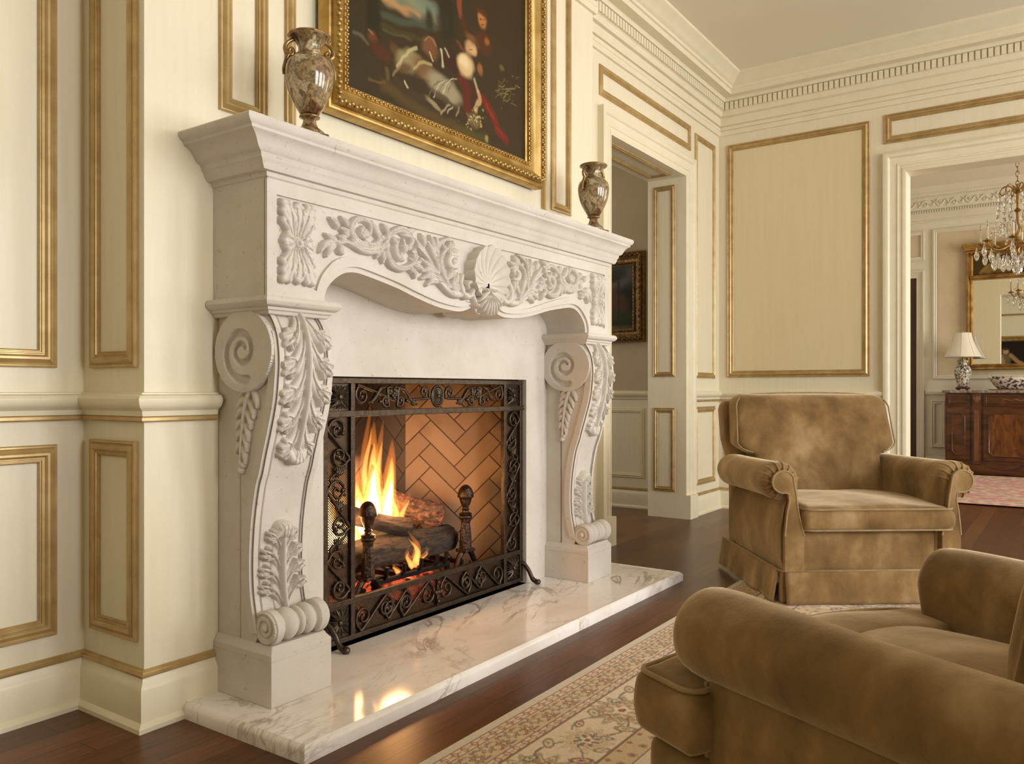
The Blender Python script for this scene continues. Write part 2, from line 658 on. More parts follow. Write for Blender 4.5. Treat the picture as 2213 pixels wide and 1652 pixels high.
def glazed():
    m, nt, b = nodes('marbled_agate_glaze')
    v = coords(nt)
    f = noise(nt, v, 13, 6, 0.62, 0.5)
    c = ramp(nt, f, [(0.32, (0.05, 0.02, 0.008)), (0.41, (0.17, 0.085, 0.036)), (0.47, (0.42, 0.31, 0.16)), (0.53, (0.15, 0.125, 0.055)), (0.59, (0.62, 0.52, 0.34)), (0.70, (0.34, 0.22, 0.11))])
    g = noise(nt, v, 70, 4, 0.6, 0.6)
    gc = ramp(nt, g, [(0.38, (0.45, 0.36, 0.28)), (0.6, (1.05, 1.0, 0.95))])
    mx = N(nt, 'ShaderNodeMix', data_type='RGBA', blend_type='MULTIPLY')
    mx.inputs['Factor'].default_value = 0.7
    nt.links.new(c, mx.inputs[6])
    nt.links.new(gc, mx.inputs[7])
    nt.links.new(mx.outputs[2], b.inputs['Base Color'])
    b.inputs['Roughness'].default_value = 0.14
    b.inputs['Coat Weight'].default_value = 0.6
    b.inputs['Coat Roughness'].default_value = 0.05
    return m


M['glaze'] = glazed()
M['glaze_gold'] = mat('gilded_ceramic', (0.42, 0.28, 0.11), 0.25, 0.6, c2=(0.20, 0.11, 0.04), sc=40)
M['glaze_base'] = mat('speckled_brown_glaze', (0.16, 0.08, 0.045), 0.3, c2=(0.07, 0.032, 0.02), sc=60, coat=0.4)


def bark(name, a, bcol, glow=0.0):
    m, nt, b = nodes(name)
    v = coords(nt, (6, 22, 22))
    f = noise(nt, v, 2.2, 8, 0.65, 0.8)
    nt.links.new(ramp(nt, f, [(0.35, a), (0.65, bcol)]), b.inputs['Base Color'])
    b.inputs['Roughness'].default_value = 0.9
    bump(nt, b, f, 0.9, 0.02)
    if glow:
        e = noise(nt, coords(nt), 38, 4, 0.6)
        nt.links.new(ramp(nt, e, [(0.5, (0, 0, 0)), (0.68, (1.0, 0.16, 0.03))]), b.inputs['Emission Color'])
        b.inputs['Emission Strength'].default_value = glow
    return m


M['bark'] = bark('charred_log_bark', (0.012, 0.009, 0.007), (0.105, 0.068, 0.043))
M['char'] = bark('black_charred_wood', (0.012, 0.009, 0.008), (0.07, 0.04, 0.025))
M['glow_log'] = bark('glowing_log', (0.03, 0.015, 0.01), (0.28, 0.14, 0.07), 0.5)
M['log_end'] = mat('cut_log_end', (0.36, 0.2, 0.1), 0.9, c2=(0.14, 0.07, 0.035), sc=26, bp=0.5)


def ember():
    m, nt, b = nodes('glowing_embers')
    v = coords(nt)
    f = noise(nt, v, 26, 5, 0.7)
    nt.links.new(ramp(nt, f, [(0.4, (0.05, 0.03, 0.03)), (0.7, (0.26, 0.17, 0.15))]), b.inputs['Base Color'])
    g = noise(nt, v, 14, 4, 0.6)
    nt.links.new(ramp(nt, g, [(0.46, (0, 0, 0)), (0.6, (0.75, 0.07, 0.02)), (0.72, (1.0, 0.32, 0.12))]), b.inputs['Emission Color'])
    b.inputs['Emission Strength'].default_value = 1.5
    b.inputs['Roughness'].default_value = 0.9
    bump(nt, b, f, 0.8, 0.02)
    return m


M['ember'] = ember()


def flame_mat(name, col, strength):
    m = bpy.data.materials.new(name)
    m.use_nodes = True
    nt = m.node_tree
    nt.nodes.clear()
    out = N(nt, 'ShaderNodeOutputMaterial')
    e = N(nt, 'ShaderNodeEmission')
    e.inputs['Color'].default_value = (*col, 1)
    e.inputs['Strength'].default_value = strength
    nt.links.new(e.outputs[0], out.inputs['Volume'])
    return m


M['flame_outer'] = flame_mat('flame_orange', (1.0, 0.25, 0.03), 16)
M['flame_mid'] = flame_mat('flame_yellow', (1.0, 0.46, 0.10), 55)
M['flame_core'] = flame_mat('flame_white', (1.0, 0.74, 0.34), 170)


def wire_mesh():
    m, nt, b = nodes('woven_wire_mesh')
    b.inputs['Base Color'].default_value = (0.10, 0.065, 0.04, 1)
    b.inputs['Metallic'].default_value = 0.9
    b.inputs['Roughness'].default_value = 0.35
    v = coords(nt)
    mp = N(nt, 'ShaderNodeMapping')
    mp.inputs['Rotation'].default_value = (0, PI / 4, 0)
    nt.links.new(v, mp.inputs['Vector'])
    sep = N(nt, 'ShaderNodeSeparateXYZ')
    nt.links.new(mp.outputs[0], sep.inputs[0])
    outs = []
    for ax in ('X', 'Z'):
        a = N(nt, 'ShaderNodeMath', operation='MULTIPLY')
        nt.links.new(sep.outputs[ax], a.inputs[0])
        a.inputs[1].default_value = 1 / 0.0062
        fr = N(nt, 'ShaderNodeMath', operation='FRACT')
        nt.links.new(a.outputs[0], fr.inputs[0])
        lt = N(nt, 'ShaderNodeMath', operation='LESS_THAN')
        nt.links.new(fr.outputs[0], lt.inputs[0])
        lt.inputs[1].default_value = 0.46
        outs.append(lt.outputs[0])
    mx = N(nt, 'ShaderNodeMath', operation='MAXIMUM')
    nt.links.new(outs[0], mx.inputs[0])
    nt.links.new(outs[1], mx.inputs[1])
    nt.links.new(mx.outputs[0], b.inputs['Alpha'])
    return m


M['wire'] = wire_mesh()


def glass(name, tint=(1, 1, 1), rough=0.0):
    m, nt, b = nodes(name)
    b.inputs['Base Color'].default_value = (*tint, 1)
    b.inputs['Transmission Weight'].default_value = 1.0
    b.inputs['Roughness'].default_value = rough
    b.inputs['IOR'].default_value = 1.52
    return m


M['crystal'] = glass('cut_crystal')
m_, nt_, b_ = nodes('mirror_glass')
b_.inputs['Base Color'].default_value = (0.86, 0.86, 0.80, 1)
b_.inputs['Metallic'].default_value = 1.0
b_.inputs['Roughness'].default_value = 0.015
M['mirror'] = m_
PAINT = [('b',2.321,2.381,0.208,0.056,0,(140,142,110),0.9),('b',2.189,2.362,0.074,0.058,0,(120,128,104),0.9),('s',[(2.141,2.335),(2.238,2.331),(2.328,2.34)],0.021,(196,148,92),0.9),('s',[(2.328,2.405),(2.395,2.392),(2.45,2.405)],0.026,(112,128,108),0.9),('s',[(2.141,2.273),(2.226,2.28),(2.328,2.31),(2.422,2.327)],0.017,(76,88,68),0.8),('b',2.308,2.328,0.046,0.017,0,(92,98,78),0.8),('s',[(2.117,2.231),(2.263,2.243),(2.354,2.258)],0.012,(70,66,28),0.8),('s',[(2.141,2.215),(2.289,2.235)],0.006,(88,82,38),0.8),('b',2.088,2.245,0.041,0.134,0,(40,38,18),0.5),('b',2.395,2.348,0.031,0.049,0,(48,46,22),0.6),('b',2.5,2.401,0.066,0.118,0,(44,38,18),0.5),('b',2.015,2.169,0.085,0.024,20,(52,48,24),0.9),('s',[(1.993,2.153),(2.037,2.157),(2.065,2.139)],0.009,(104,98,74),0.7),('b',2.088,2.172,0.029,0.025,0,(104,60,28),0.6),('b',2.129,2.133,0.072,0.033,10,(84,44,20),0.7),('b',2.201,2.166,0.034,0.025,0,(96,66,34),0.6),('s',[(2.065,2.188),(2.088,2.18)],0.004,(150,120,80),0.5),('s',[(2.141,2.022),(2.289,1.991),(2.457,1.977),(2.665,1.977)],0.029,(92,70,30),0.9),('s',[(2.457,1.936),(2.641,1.961),(2.761,1.983)],0.027,(84,74,26),0.9),('s',[(2.065,2.018),(2.117,2.018),(2.147,2.032)],0.006,(110,82,40),0.6),('s',[(2.158,2.077),(2.164,2.046)],0.01,(104,86,48),0.6),('b',2.276,2.149,0.078,0.047,-20,(150,136,92),0.4),('b',2.251,2.115,0.057,0.025,-20,(92,62,32),0.7),('s',[(2.213,2.111),(2.263,2.171),(2.321,2.216)],0.007,(196,182,130),0.6),('s',[(2.189,2.07),(2.226,2.116)],0.006,(140,120,80),0.6),('b',2.398,2.243,0.052,0.044,10,(116,78,44),0.4),('s',[(2.368,2.259),(2.395,2.282),(2.436,2.265)],0.005,(160,116,70),0.6),('s',[(2.395,2.224),(2.415,2.196)],0.004,(220,200,150),0.5),('b',2.536,2.236,0.067,0.05,0,(62,34,24),0.5),('s',[(2.464,2.257),(2.478,2.199)],0.007,(214,200,156),0.5),('s',[(2.485,2.269),(2.514,2.247)],0.006,(190,176,134),0.5),('b',2.374,2.143,0.087,0.042,15,(120,90,54),0.4),('s',[(2.308,2.13),(2.354,2.176),(2.408,2.176)],0.007,(184,164,112),0.6),('s',[(2.321,2.108),(2.395,2.11),(2.464,2.136)],0.005,(90,56,34),0.6),('s',[(2.422,2.189),(2.464,2.158)],0.005,(74,42,26),0.6),('s',[(2.213,2.057),(2.282,2.032),(2.354,2.031)],0.021,(70,52,30),0.6),('s',[(2.257,2.066),(2.273,2.046)],0.004,(220,206,160),0.5),('b',2.485,2.111,0.114,0.05,10,(158,146,112),0.35),('s',[(2.395,2.048),(2.422,2.109),(2.478,2.145)],0.004,(110,94,66),0.6),('s',[(2.422,2.06),(2.454,2.124),(2.507,2.154)],0.003,(206,196,160),0.6),('s',[(2.45,2.073),(2.485,2.138),(2.536,2.163)],0.003,(110,94,66),0.6),('s',[(2.478,2.086),(2.518,2.153),(2.566,2.172)],0.003,(206,196,160),0.6),('s',[(2.507,2.099),(2.551,2.168),(2.596,2.182)],0.003,(110,94,66),0.6),('b',2.493,2.068,0.103,0.018,12,(78,56,36),0.7),('b',2.422,2.029,0.056,0.013,18,(150,134,98),0.5),('s',[(2.464,2.006),(2.514,2.056)],0.006,(168,150,112),0.5),('s',[(2.507,2.022),(2.536,2.053)],0.004,(190,172,130),0.5),('s',[(2.558,2.023),(2.581,2.061)],0.005,(160,140,104),0.5),('s',[(2.596,2.191),(2.626,2.154),(2.634,2.081)],0.029,(104,30,18),0.5),('s',[(2.688,2.173),(2.72,2.135)],0.028,(84,26,16),0.6),('b',2.622,2.246,0.058,0.051,-15,(214,184,130),0.35),('b',2.611,2.261,0.038,0.032,0,(232,206,156),0.6),('b',2.657,2.333,0.043,0.035,-25,(194,156,104),0.35),('b',2.676,2.326,0.029,0.022,-25,(208,166,114),0.6),('b',2.661,2.373,0.047,0.019,10,(118,80,36),0.5),('b',2.7,2.363,0.016,0.029,-20,(100,64,30),0.6),('s',[(2.649,2.317),(2.669,2.326)],0.003,(60,34,20),0.4),('s',[(2.665,2.298),(2.68,2.303)],0.003,(130,44,30),0.4),('s',[(2.704,2.338),(2.712,2.341)],0.002,(60,34,20),0.4),('s',[(2.566,2.329),(2.588,2.314),(2.611,2.308)],0.009,(120,60,40),0.6),('b',2.736,2.472,0.035,0.034,5,(180,118,62),0.4),('b',2.728,2.507,0.039,0.016,0,(88,50,24),0.5),('s',[(2.72,2.473),(2.73,2.476)],0.003,(50,28,14),0.3),('s',[(2.746,2.48),(2.756,2.483)],0.002,(50,28,14),0.3),('s',[(2.73,2.452),(2.746,2.457)],0.002,(110,40,26),0.3),('b',2.744,2.383,0.075,0.058,0,(86,46,20),0.7),('b',2.769,2.397,0.021,0.02,0,(150,92,44),0.6),('b',2.72,2.264,0.024,0.028,15,(150,96,54),0.5),('s',[(2.581,2.51),(2.584,2.466),(2.588,2.439)],0.015,(150,74,46),0.5),('s',[(2.603,2.431),(2.618,2.385)],0.019,(84,40,20),0.7),('s',[(2.744,2.142),(2.802,2.101),(2.853,2.041),(2.905,2.019)],0.023,(128,28,16),0.5),('s',[(2.761,2.128),(2.819,2.081)],0.005,(168,48,28),0.6),('s',[(2.836,2.051),(2.887,2.025)],0.004,(160,44,26),0.6),('s',[(2.708,2.165),(2.716,2.134),(2.688,2.083)],0.014,(204,170,118),0.35),('s',[(2.684,2.205),(2.7,2.172)],0.01,(190,176,140),0.5),('b',2.676,2.037,0.047,0.033,0,(120,100,60),0.5),('b',2.683,2.011,0.007,0.004,0,(90,70,40),0.4),('b',2.71,2.055,0.007,0.004,0,(200,186,140),0.4),('b',2.629,2.048,0.007,0.004,0,(150,110,60),0.4),('b',2.679,2.021,0.007,0.005,0,(150,110,60),0.4),('b',2.644,2.032,0.007,0.004,0,(150,110,60),0.4),('b',2.669,2.041,0.008,0.004,0,(170,150,90),0.4),('b',2.705,2.06,0.007,0.004,0,(200,186,140),0.4),('b',2.675,2.041,0.007,0.005,0,(200,186,140),0.4),('b',2.678,2.03,0.007,0.004,0,(90,70,40),0.4),('b',2.634,2.018,0.007,0.005,0,(150,110,60),0.4),('b',2.665,2.075,0.007,0.004,0,(150,110,60),0.4),('b',2.675,2.06,0.007,0.004,0,(170,150,90),0.4),('b',2.69,2.045,0.007,0.005,0,(170,150,90),0.4),('b',2.657,2.029,0.007,0.004,0,(150,110,60),0.4),('b',2.691,2.077,0.007,0.004,0,(150,110,60),0.4),('b',2.651,2.028,0.007,0.004,0,(90,70,40),0.4),('b',2.651,2.032,0.007,0.004,0,(170,150,90),0.4),('b',2.718,2.063,0.007,0.004,0,(200,186,140),0.4),('b',2.738,2.1,0.007,0.004,0,(170,150,90),0.4),('b',2.672,2.05,0.007,0.004,0,(200,186,140),0.4),('b',2.676,2.048,0.007,0.005,0,(90,70,40),0.4),('b',2.678,2.028,0.007,0.004,0,(150,110,60),0.4),('b',2.727,2.029,0.007,0.004,0,(150,110,60),0.4),('b',2.685,2.039,0.007,0.004,0,(150,110,60),0.4),('b',2.688,2.078,0.007,0.004,0,(200,186,140),0.4),('b',2.641,2.045,0.007,0.004,0,(150,110,60),0.4),('b',2.675,2.052,0.007,0.005,0,(90,70,40),0.4),('b',2.575,2.009,0.007,0.004,0,(90,70,40),0.4),('b',2.695,2.039,0.007,0.004,0,(200,186,140),0.4),('b',2.758,2.074,0.007,0.005,0,(90,70,40),0.4),('b',2.667,2.039,0.007,0.004,0,(200,186,140),0.4),('b',2.708,2.045,0.007,0.004,0,(90,70,40),0.4),('b',2.743,2.064,0.007,0.005,0,(150,110,60),0.4),('b',2.638,1.996,0.007,0.004,0,(150,110,60),0.4),('b',2.656,2.05,0.007,0.004,0,(200,186,140),0.4),('b',2.629,2.054,0.007,0.005,0,(90,70,40),0.4),('b',2.638,2.011,0.006,0.005,0,(170,150,90),0.4),('b',2.71,2.052,0.007,0.004,0,(90,70,40),0.4),('b',2.643,2.029,0.007,0.004,0,(200,186,140),0.4),('b',2.702,2.099,0.007,0.004,0,(90,70,40),0.4),('b',2.722,2.043,0.007,0.004,0,(170,150,90),0.4),('b',2.72,2.036,0.007,0.004,0,(150,110,60),0.4),('b',2.641,1.99,0.007,0.005,0,(90,70,40),0.4),('b',2.68,2.04,0.007,0.005,0,(200,186,140),0.4),('b',2.686,2.038,0.008,0.004,0,(90,70,40),0.4),('b',2.68,2.014,0.007,0.005,0,(90,70,40),0.4),('b',2.689,2.026,0.007,0.004,0,(90,70,40),0.4),('b',2.694,2.052,0.007,0.004,0,(150,110,60),0.4),('b',2.724,2.025,0.007,0.004,0,(170,150,90),0.4),('b',2.673,2.02,0.007,0.004,0,(90,70,40),0.4),('b',2.682,2.023,0.007,0.004,0,(150,110,60),0.4),('b',2.672,2.041,0.008,0.005,0,(90,70,40),0.4),('b',2.723,2.057,0.008,0.004,0,(170,150,90),0.4),('b',2.627,2.006,0.007,0.004,0,(170,150,90),0.4),('b',2.724,2.032,0.007,0.005,0,(170,150,90),0.4),('b',2.705,2.057,0.007,0.004,0,(170,150,90),0.4),('b',2.682,2.041,0.007,0.004,0,(170,150,90),0.4),('b',2.658,1.995,0.007,0.004,0,(170,150,90),0.4),('b',2.698,2.054,0.008,0.004,0,(200,186,140),0.4),('b',2.69,2.055,0.007,0.004,0,(170,150,90),0.4),('s',[(2.872,2.207),(2.885,2.222)],0.003,(90,80,40),0.5),('s',[(2.878,2.211),(2.839,2.185)],0.003,(120,106,56),0.5),('s',[(2.928,2.203),(2.942,2.222)],0.002,(90,80,40),0.5),('s',[(2.826,2.177),(2.839,2.185)],0.002,(90,80,40),0.5),('s',[(2.851,2.205),(2.85,2.236)],0.002,(90,80,40),0.5),('s',[(2.898,2.213),(2.924,2.215)],0.002,(140,124,76),0.5),('s',[(2.935,2.228),(2.973,2.235)],0.002,(90,80,40),0.5),('s',[(2.99,2.306),(3.013,2.323)],0.003,(120,106,56),0.5),('s',[(2.894,2.234),(2.878,2.229)],0.003,(120,106,56),0.5),('s',[(2.874,2.236),(2.9,2.251)],0.002,(140,124,76),0.5),('s',[(2.99,2.188),(2.951,2.183)],0.002,(120,106,56),0.5),('s',[(2.898,2.216),(2.861,2.21)],0.002,(120,106,56),0.5),('s',[(2.916,2.211),(2.924,2.218)],0.003,(120,106,56),0.5),('s',[(2.863,2.223),(2.835,2.203)],0.003,(120,106,56),0.5),('s',[(2.908,2.192),(2.887,2.179)],0.003,(120,106,56),0.5),('s',[(2.957,2.31),(2.963,2.311)],0.002,(140,124,76),0.5),('s',[(2.992,2.279),(3.014,2.278)],0.003,(140,124,76),0.5),('s',[(2.922,2.232),(2.906,2.219)],0.003,(140,124,76),0.5),('s',[(2.897,2.217),(2.892,2.21)],0.002,(90,80,40),0.5),('s',[(2.978,2.261),(2.986,2.278)],0.003,(120,106,56),0.5),('s',[(2.876,2.192),(2.88,2.205)],0.002,(120,106,56),0.5),('s',[(2.884,2.263),(2.867,2.247)],0.003,(90,80,40),0.5),('s',[(2.875,2.141),(2.872,2.139)],0.002,(120,106,56),0.5),('s',[(2.855,2.238),(2.874,2.239)],0.003,(140,124,76),0.5),('s',[(2.92,2.237),(2.895,2.201)],0.002,(90,80,40),0.5),('s',[(2.921,2.275),(2.911,2.27)],0.002,(90,80,40),0.5),('s',[(2.871,2.3),(2.879,2.32)],0.003,(90,80,40),0.5),('s',[(2.893,2.191),(2.906,2.213)],0.002,(140,124,76),0.5),('s',[(2.956,2.201),(2.966,2.202)],0.003,(120,106,56),0.5),('s',[(2.893,2.269),(2.901,2.281)],0.003,(120,106,56),0.5),('s',[(2.933,2.245),(2.901,2.233)],0.002,(140,124,76),0.5),('s',[(2.852,2.257),(2.887,2.263)],0.002,(90,80,40),0.5),('s',[(2.885,2.239),(2.876,2.238)],0.003,(90,80,40),0.5),('s',[(2.946,2.239),(2.91,2.237)],0.003,(120,106,56),0.5),('s',[(2.971,2.261),(2.939,2.246)],0.003,(140,124,76),0.5),('s',[(2.913,2.188),(2.938,2.201)],0.003,(120,106,56),0.5),('s',[(2.893,2.215),(2.93,2.236)],0.002,(120,106,56),0.5),('s',[(2.87,2.203),(2.829,2.203)],0.003,(90,80,40),0.5),('s',[(2.858,2.219),(2.867,2.226)],0.002,(120,106,56),0.5),('s',[(2.869,2.228),(2.852,2.251)],0.003,(90,80,40),0.5),('b',2.879,2.321,0.017,0.014,0,(100,90,50),0.5),('b',2.765,1.984,0.015,0.015,0,(150,140,70),0.4)]

# ------------------------------------------------------------------ the room
CEIL = 3.285
YA, YC, YD, XF, XS, XE = 2.39, 2.076, 2.28, 6.14, 1.245, 3.747      # alcove, chimney front, door wall, far wall, chimney side, chimney end
TN = [0]


def S(mb, name, m, **kw):
    return mb.build(name, m, kind='structure', **kw)


def trim(mb, m, smooth=30):
    TN[0] += 1
    return mb.build('trim_%d' % TN[0], m, kind='structure', smooth=smooth)


WXZ = lambda Y: (lambda u, v, h: (u, Y - h, v))            # wall facing -Y
WYZ = lambda X, s=-1: (lambda u, v, h: (X + s * h, u, v))  # wall facing -X (s=-1) or +X

S(MB().box(-3.2, 6.14, REAR_Y - 0.2, 2.9, -0.12, 0).box(6.14, 10.8, -2.9, 2.9, -0.12, 0).box(3.2, 6.2, 2.9, 5.0, -0.12, 0), 'floor', M['floor'])
S(MB().box(-3.2, 6.3, REAR_Y - 0.2, 2.56, CEIL, CEIL + 0.12), 'ceiling', M['ceiling'])
S(MB().box(-3.2, XS, YA, 2.9, 0, CEIL), 'wall_alcove', M['cream'])
# chimney breast with the firebox cavity
FX0, FX1, FZ = 1.862, 3.078, 0.966
S(MB().box(XS, FX0 - .004, YC, 2.9, 0, CEIL).box(FX1 + .004, XE, YC, 2.56, 0, CEIL).box(FX0 - .004, FX1 + .004, YC, 2.9, 1.16, CEIL)
  .box(FX0 - .004, FX1 + .004, 2.74, 2.9, 0, 1.16), 'wall_chimney', M['cream'])
# wall with the doorway to the hall
DX0, DX1, DZ = 4.313, 5.447, 2.44
S(MB().box(XE, DX0, YD, 2.56, 0, CEIL).box(DX1, XF + .16, YD, 2.56, 0, CEIL).box(DX0, DX1, YD, 2.56, DZ, CEIL), 'wall_doorway', M['cream'])
# far wall with the opening to the dining room
GY0, GY1, GZ = -1.3, 0.945, 2.42
S(MB().box(XF, XF + .16, GY1, 2.28, 0, CEIL).box(XF, XF + .16, GY0, GY1, GZ, CEIL).box(XF, XF + .16, REAR_Y, GY0, 0, CEIL), 'wall_far', M['cream'])
# the side of the room behind the camera
mb = MB()
xs = [-3.0] + [x for ab in WIN_X for x in ab] + [XF + .16]
for i in range(0, len(xs), 2): mb.box(xs[i], xs[i + 1], REAR_Y - .2, REAR_Y, 0, CEIL)
for a, b in WIN_X: mb.box(a, b, REAR_Y - .2, REAR_Y, 0, 0.36).box(a, b, REAR_Y - .2, REAR_Y, 2.92, CEIL)
S(mb, 'wall_rear', M['cream'])
S(MB().box(-3.2, -3.0, REAR_Y - .2, 2.9, 0, CEIL), 'wall_left', M['cream'])
for i, (a, b) in enumerate(WIN_X):
    mb = MB()
    mb.box(a, a + .06, REAR_Y - .1, REAR_Y - .04, .36, 2.92).box(b - .06, b, REAR_Y - .1, REAR_Y - .04, .36, 2.92)
    mb.box(a, b, REAR_Y - .1, REAR_Y - .04, .36, .42).box(a, b, REAR_Y - .1, REAR_Y - .04, 2.86, 2.92)
    mb.box((a + b) / 2 - .02, (a + b) / 2 + .02, REAR_Y - .09, REAR_Y - .05, .36, 2.92)
    for z in (0.98, 1.6, 2.22): mb.box(a, b, REAR_Y - .09, REAR_Y - .05, z - .015, z + .015)
    S(mb, 'window_%d' % (i + 1), M['white_trim'])

# mouldings: profile (offset inwards from the outer edge, height off the wall)
def gold_prof(w):
    p = [(0, 0), (0, .30), (.06, .40), (.14, .42), (.20, .34), (.24, .30), (.34, .46), (.46, .58), (.58, .58), (.66, .46), (.70, .34), (.76, .34), (.79, .40), (.85, .40), (.88, .26), (.93, .26), (.96, .30), (1.0, .22), (1.0, 0)]
    return [(a * w, b * w * .62) for a, b in p]


def panel(u0, u1, v0, v1, fn, w=.05, m='gold'):
    u0, u1 = min(u0, u1), max(u0, u1)
    mb = MB().sweep([(u0, v0), (u1, v0), (u1, v1), (u0, v1)], gold_prof(w), fn, closed=True)
    return trim(mb, M[m], smooth=25)


f = WXZ(YA)
panel(-0.25, 1.165, 0.983, 2.95, f)
panel(-0.25, 1.165, 0.223, 0.765, f)
f = WYZ(XS)
panel(2.106, 2.343, 0.983, 2.95, f, .045)
panel(2.106, 2.343, 0.230, 0.778, f, .045)
f = WXZ(YC)
panel(1.478, 1.653, 1.748, 2.95, f, .044)
panel(1.722, 3.285, 1.672, 2.95, f, .042)
panel(3.329, 3.513, 1.79, 2.95, f, .042)
f = WXZ(YD)
panel(4.187, 5.557, 2.646, 2.826, f, .042)
panel(5.644, 6.044, 1.007, 2.80, f, .042)
panel(5.644, 6.044, 0.216, 0.795, f, .042)
panel(3.82, 4.10, 1.007, 2.80, f, .042)
panel(3.82, 4.10, 0.216, 0.795, f, .042)
f = WYZ(XF)
trim(MB().box(XF - .004, XF, 1.20, 2.195, 1.03, 2.80), M['panel_field'])
panel(1.180, 2.212, 1.016, 2.815, f, .05)
panel(1.180, 2.234, 0.282, 0.787, f, .045)
panel(-1.45, 1.087, 2.634, 2.836, f, .05)
f = WYZ(DX1)
panel(2.345, 2.515, 1.015, 2.39, f, .034)
panel(2.345, 2.515, 0.19, 0.79, f, .034)
panel(DX0 + .1, DX1 - .1, 2.33, 2.50, lambda u, v, h: (u, v, DZ - h), .034)
f = WYZ(-3.0, 1)
panel(1.75, 0.55, 1.0, 2.85, f, .05)
panel(0.35, -1.2, 1.0, 2.85, f, .05)

# chair rail, baseboards, crown: profile (out from the wall, z)
ident = lambda x, y, h: (x, y, h)
rail_p = [(0, .848), (.012, .848), (.014, .862), (.022, .868), (.03, .874), (.036, .886), (.036, .896), (.030, .904), (.016, .908), (.016, .912), (0, .914)]
bead_p = [(0, .832), (.010, .832), (.015, .836), (.015, .844), (.010, .848), (0, .848)]
base_p = [(0, 0), (.034, 0), (.034, .012), (.026, .022), (.022, .024), (.022, .108), (.019, .118), (.012, .128), (.010, .140), (0, .140)]
bgold_p = [(0, .140), (.013, .140), (.015, .146), (.010, .150), (.010, .154), (.006, .158), (0, .160)]
crown_p = [(0, 2.893), (.016, 2.895), (.022, 2.915), (.022, 2.926), (.008, 2.928), (.008, 2.934), (.014, 2.936), (.014, 2.960), (.007, 2.962), (.007, 2.967), (.022, 2.969), (.022, 3.026), (.014, 3.028), (.014, 3.034), (.034, 3.040), (.042, 3.054), (.044, 3.064), (.044, 3.070),
           (.050, 3.074), (.050, 3.132), (.072, 3.136), (.078, 3.150), (.086, 3.156), (.150, 3.156), (.150, 3.190), (.162, 3.193), (.166, 3.210), (.178, 3.216), (.190, 3.228), (.214, 3.246), (.244, 3.262), (.252, 3.268), (.252, 3.285), (0, 3.285)]
runs = [('left', [(-3.0, YA), (XS, YA), (XS, YC), (1.468, YC)]), ('chimney', [(3.462, YC), (XE, YC), (XE, YD), (4.176, YD)]), ('doorway', [(5.587, YD), (XF, YD), (XF, 1.087)])]
for nm, pth in runs:
    trim(MB().sweep(pth, rail_p, ident, side=-1), M['ivory'])
    trim(MB().sweep(pth, bead_p, ident, side=-1), M['gold'])
    S(MB().sweep(pth, base_p, ident, side=-1), 'baseboard_' + nm, M['ivory'])
    trim(MB().sweep(pth, bgold_p, ident, side=-1), M['gold'])
allpath = [(-3.0, YA), (XS, YA), (XS, YC), (XE, YC), (XE, YD), (XF, YD), (XF, REAR_Y)]
trim(MB().sweep(allpath, crown_p, ident, side=-1), M['ivory'])
mb = MB()
x = XE + .03
while x < XF - .08:
    mb.box(x, x + .027, YD - .068, YD - .048, 3.076, 3.130)
    x += .0365
y = YD - .075
while y > -1.4:
    mb.box(XF - .068, XF - .048, y - .027, y, 3.076, 3.130)
    y -= .0365
x = XS + .02
while x < XE + .05:
    mb.box(x, x + .027, YC - .068, YC - .048, 3.076, 3.130)
    x += .0365
trim(mb, M['ivory'], smooth=0)

# door casings: profile (offset outwards from the opening, height)
def casing_prof(w):
    return [(0, 0), (0, .018), (.10 * w, .024), (.16 * w, .024), (.18 * w, .019), (.30 * w, .019), (.32 * w, .024), (.38 * w, .026), (.42 * w, .02), (.70 * w, .026), (.74 * w, .036), (.80 * w, .042), (.92 * w, .044), (1.0 * w, .040), (1.0 * w, 0)]


trim(MB().sweep([(DX0, .17), (DX0, DZ), (DX1, DZ), (DX1, .17)], casing_prof(.14), WXZ(YD), side=1), M['ivory'])
trim(MB().box(DX0 - .142, DX0, YD - .05, YD, 0, .17).box(DX1, DX1 + .142, YD - .05, YD, 0, .17), M['ivory'])
trim(MB().sweep([(GY1, .17), (GY1, GZ), (GY0, GZ), (GY0, .17)], casing_prof(.145), WYZ(XF), side=-1), M['ivory'])
trim(MB().box(XF - .05, XF, GY1, GY1 + .147, 0, .17), M['ivory'])

# the hall beyond the left doorway
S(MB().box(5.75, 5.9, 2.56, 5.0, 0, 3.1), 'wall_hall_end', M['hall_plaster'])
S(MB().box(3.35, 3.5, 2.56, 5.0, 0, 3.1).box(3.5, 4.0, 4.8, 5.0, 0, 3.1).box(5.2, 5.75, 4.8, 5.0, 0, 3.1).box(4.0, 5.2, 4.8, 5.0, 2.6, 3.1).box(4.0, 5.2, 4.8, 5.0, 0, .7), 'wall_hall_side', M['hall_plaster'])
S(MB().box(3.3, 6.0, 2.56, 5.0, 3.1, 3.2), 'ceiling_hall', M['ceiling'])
hp = [(5.75, 5.0), (5.75, 2.56)]
trim(MB().sweep(hp, rail_p, ident, side=-1), M['cream'])
trim(MB().box(5.744, 5.75, 2.56, 5.0, .14, .845), M['cream'])
S(MB().sweep(hp, base_p, ident, side=-1), 'baseboard_hall', M['ivory'])
trim(MB().sweep(hp, bgold_p, ident, side=-1), M['gold'])
panel(2.73, 3.5, 0.236, 0.777, WYZ(5.744), .035, 'ivory')

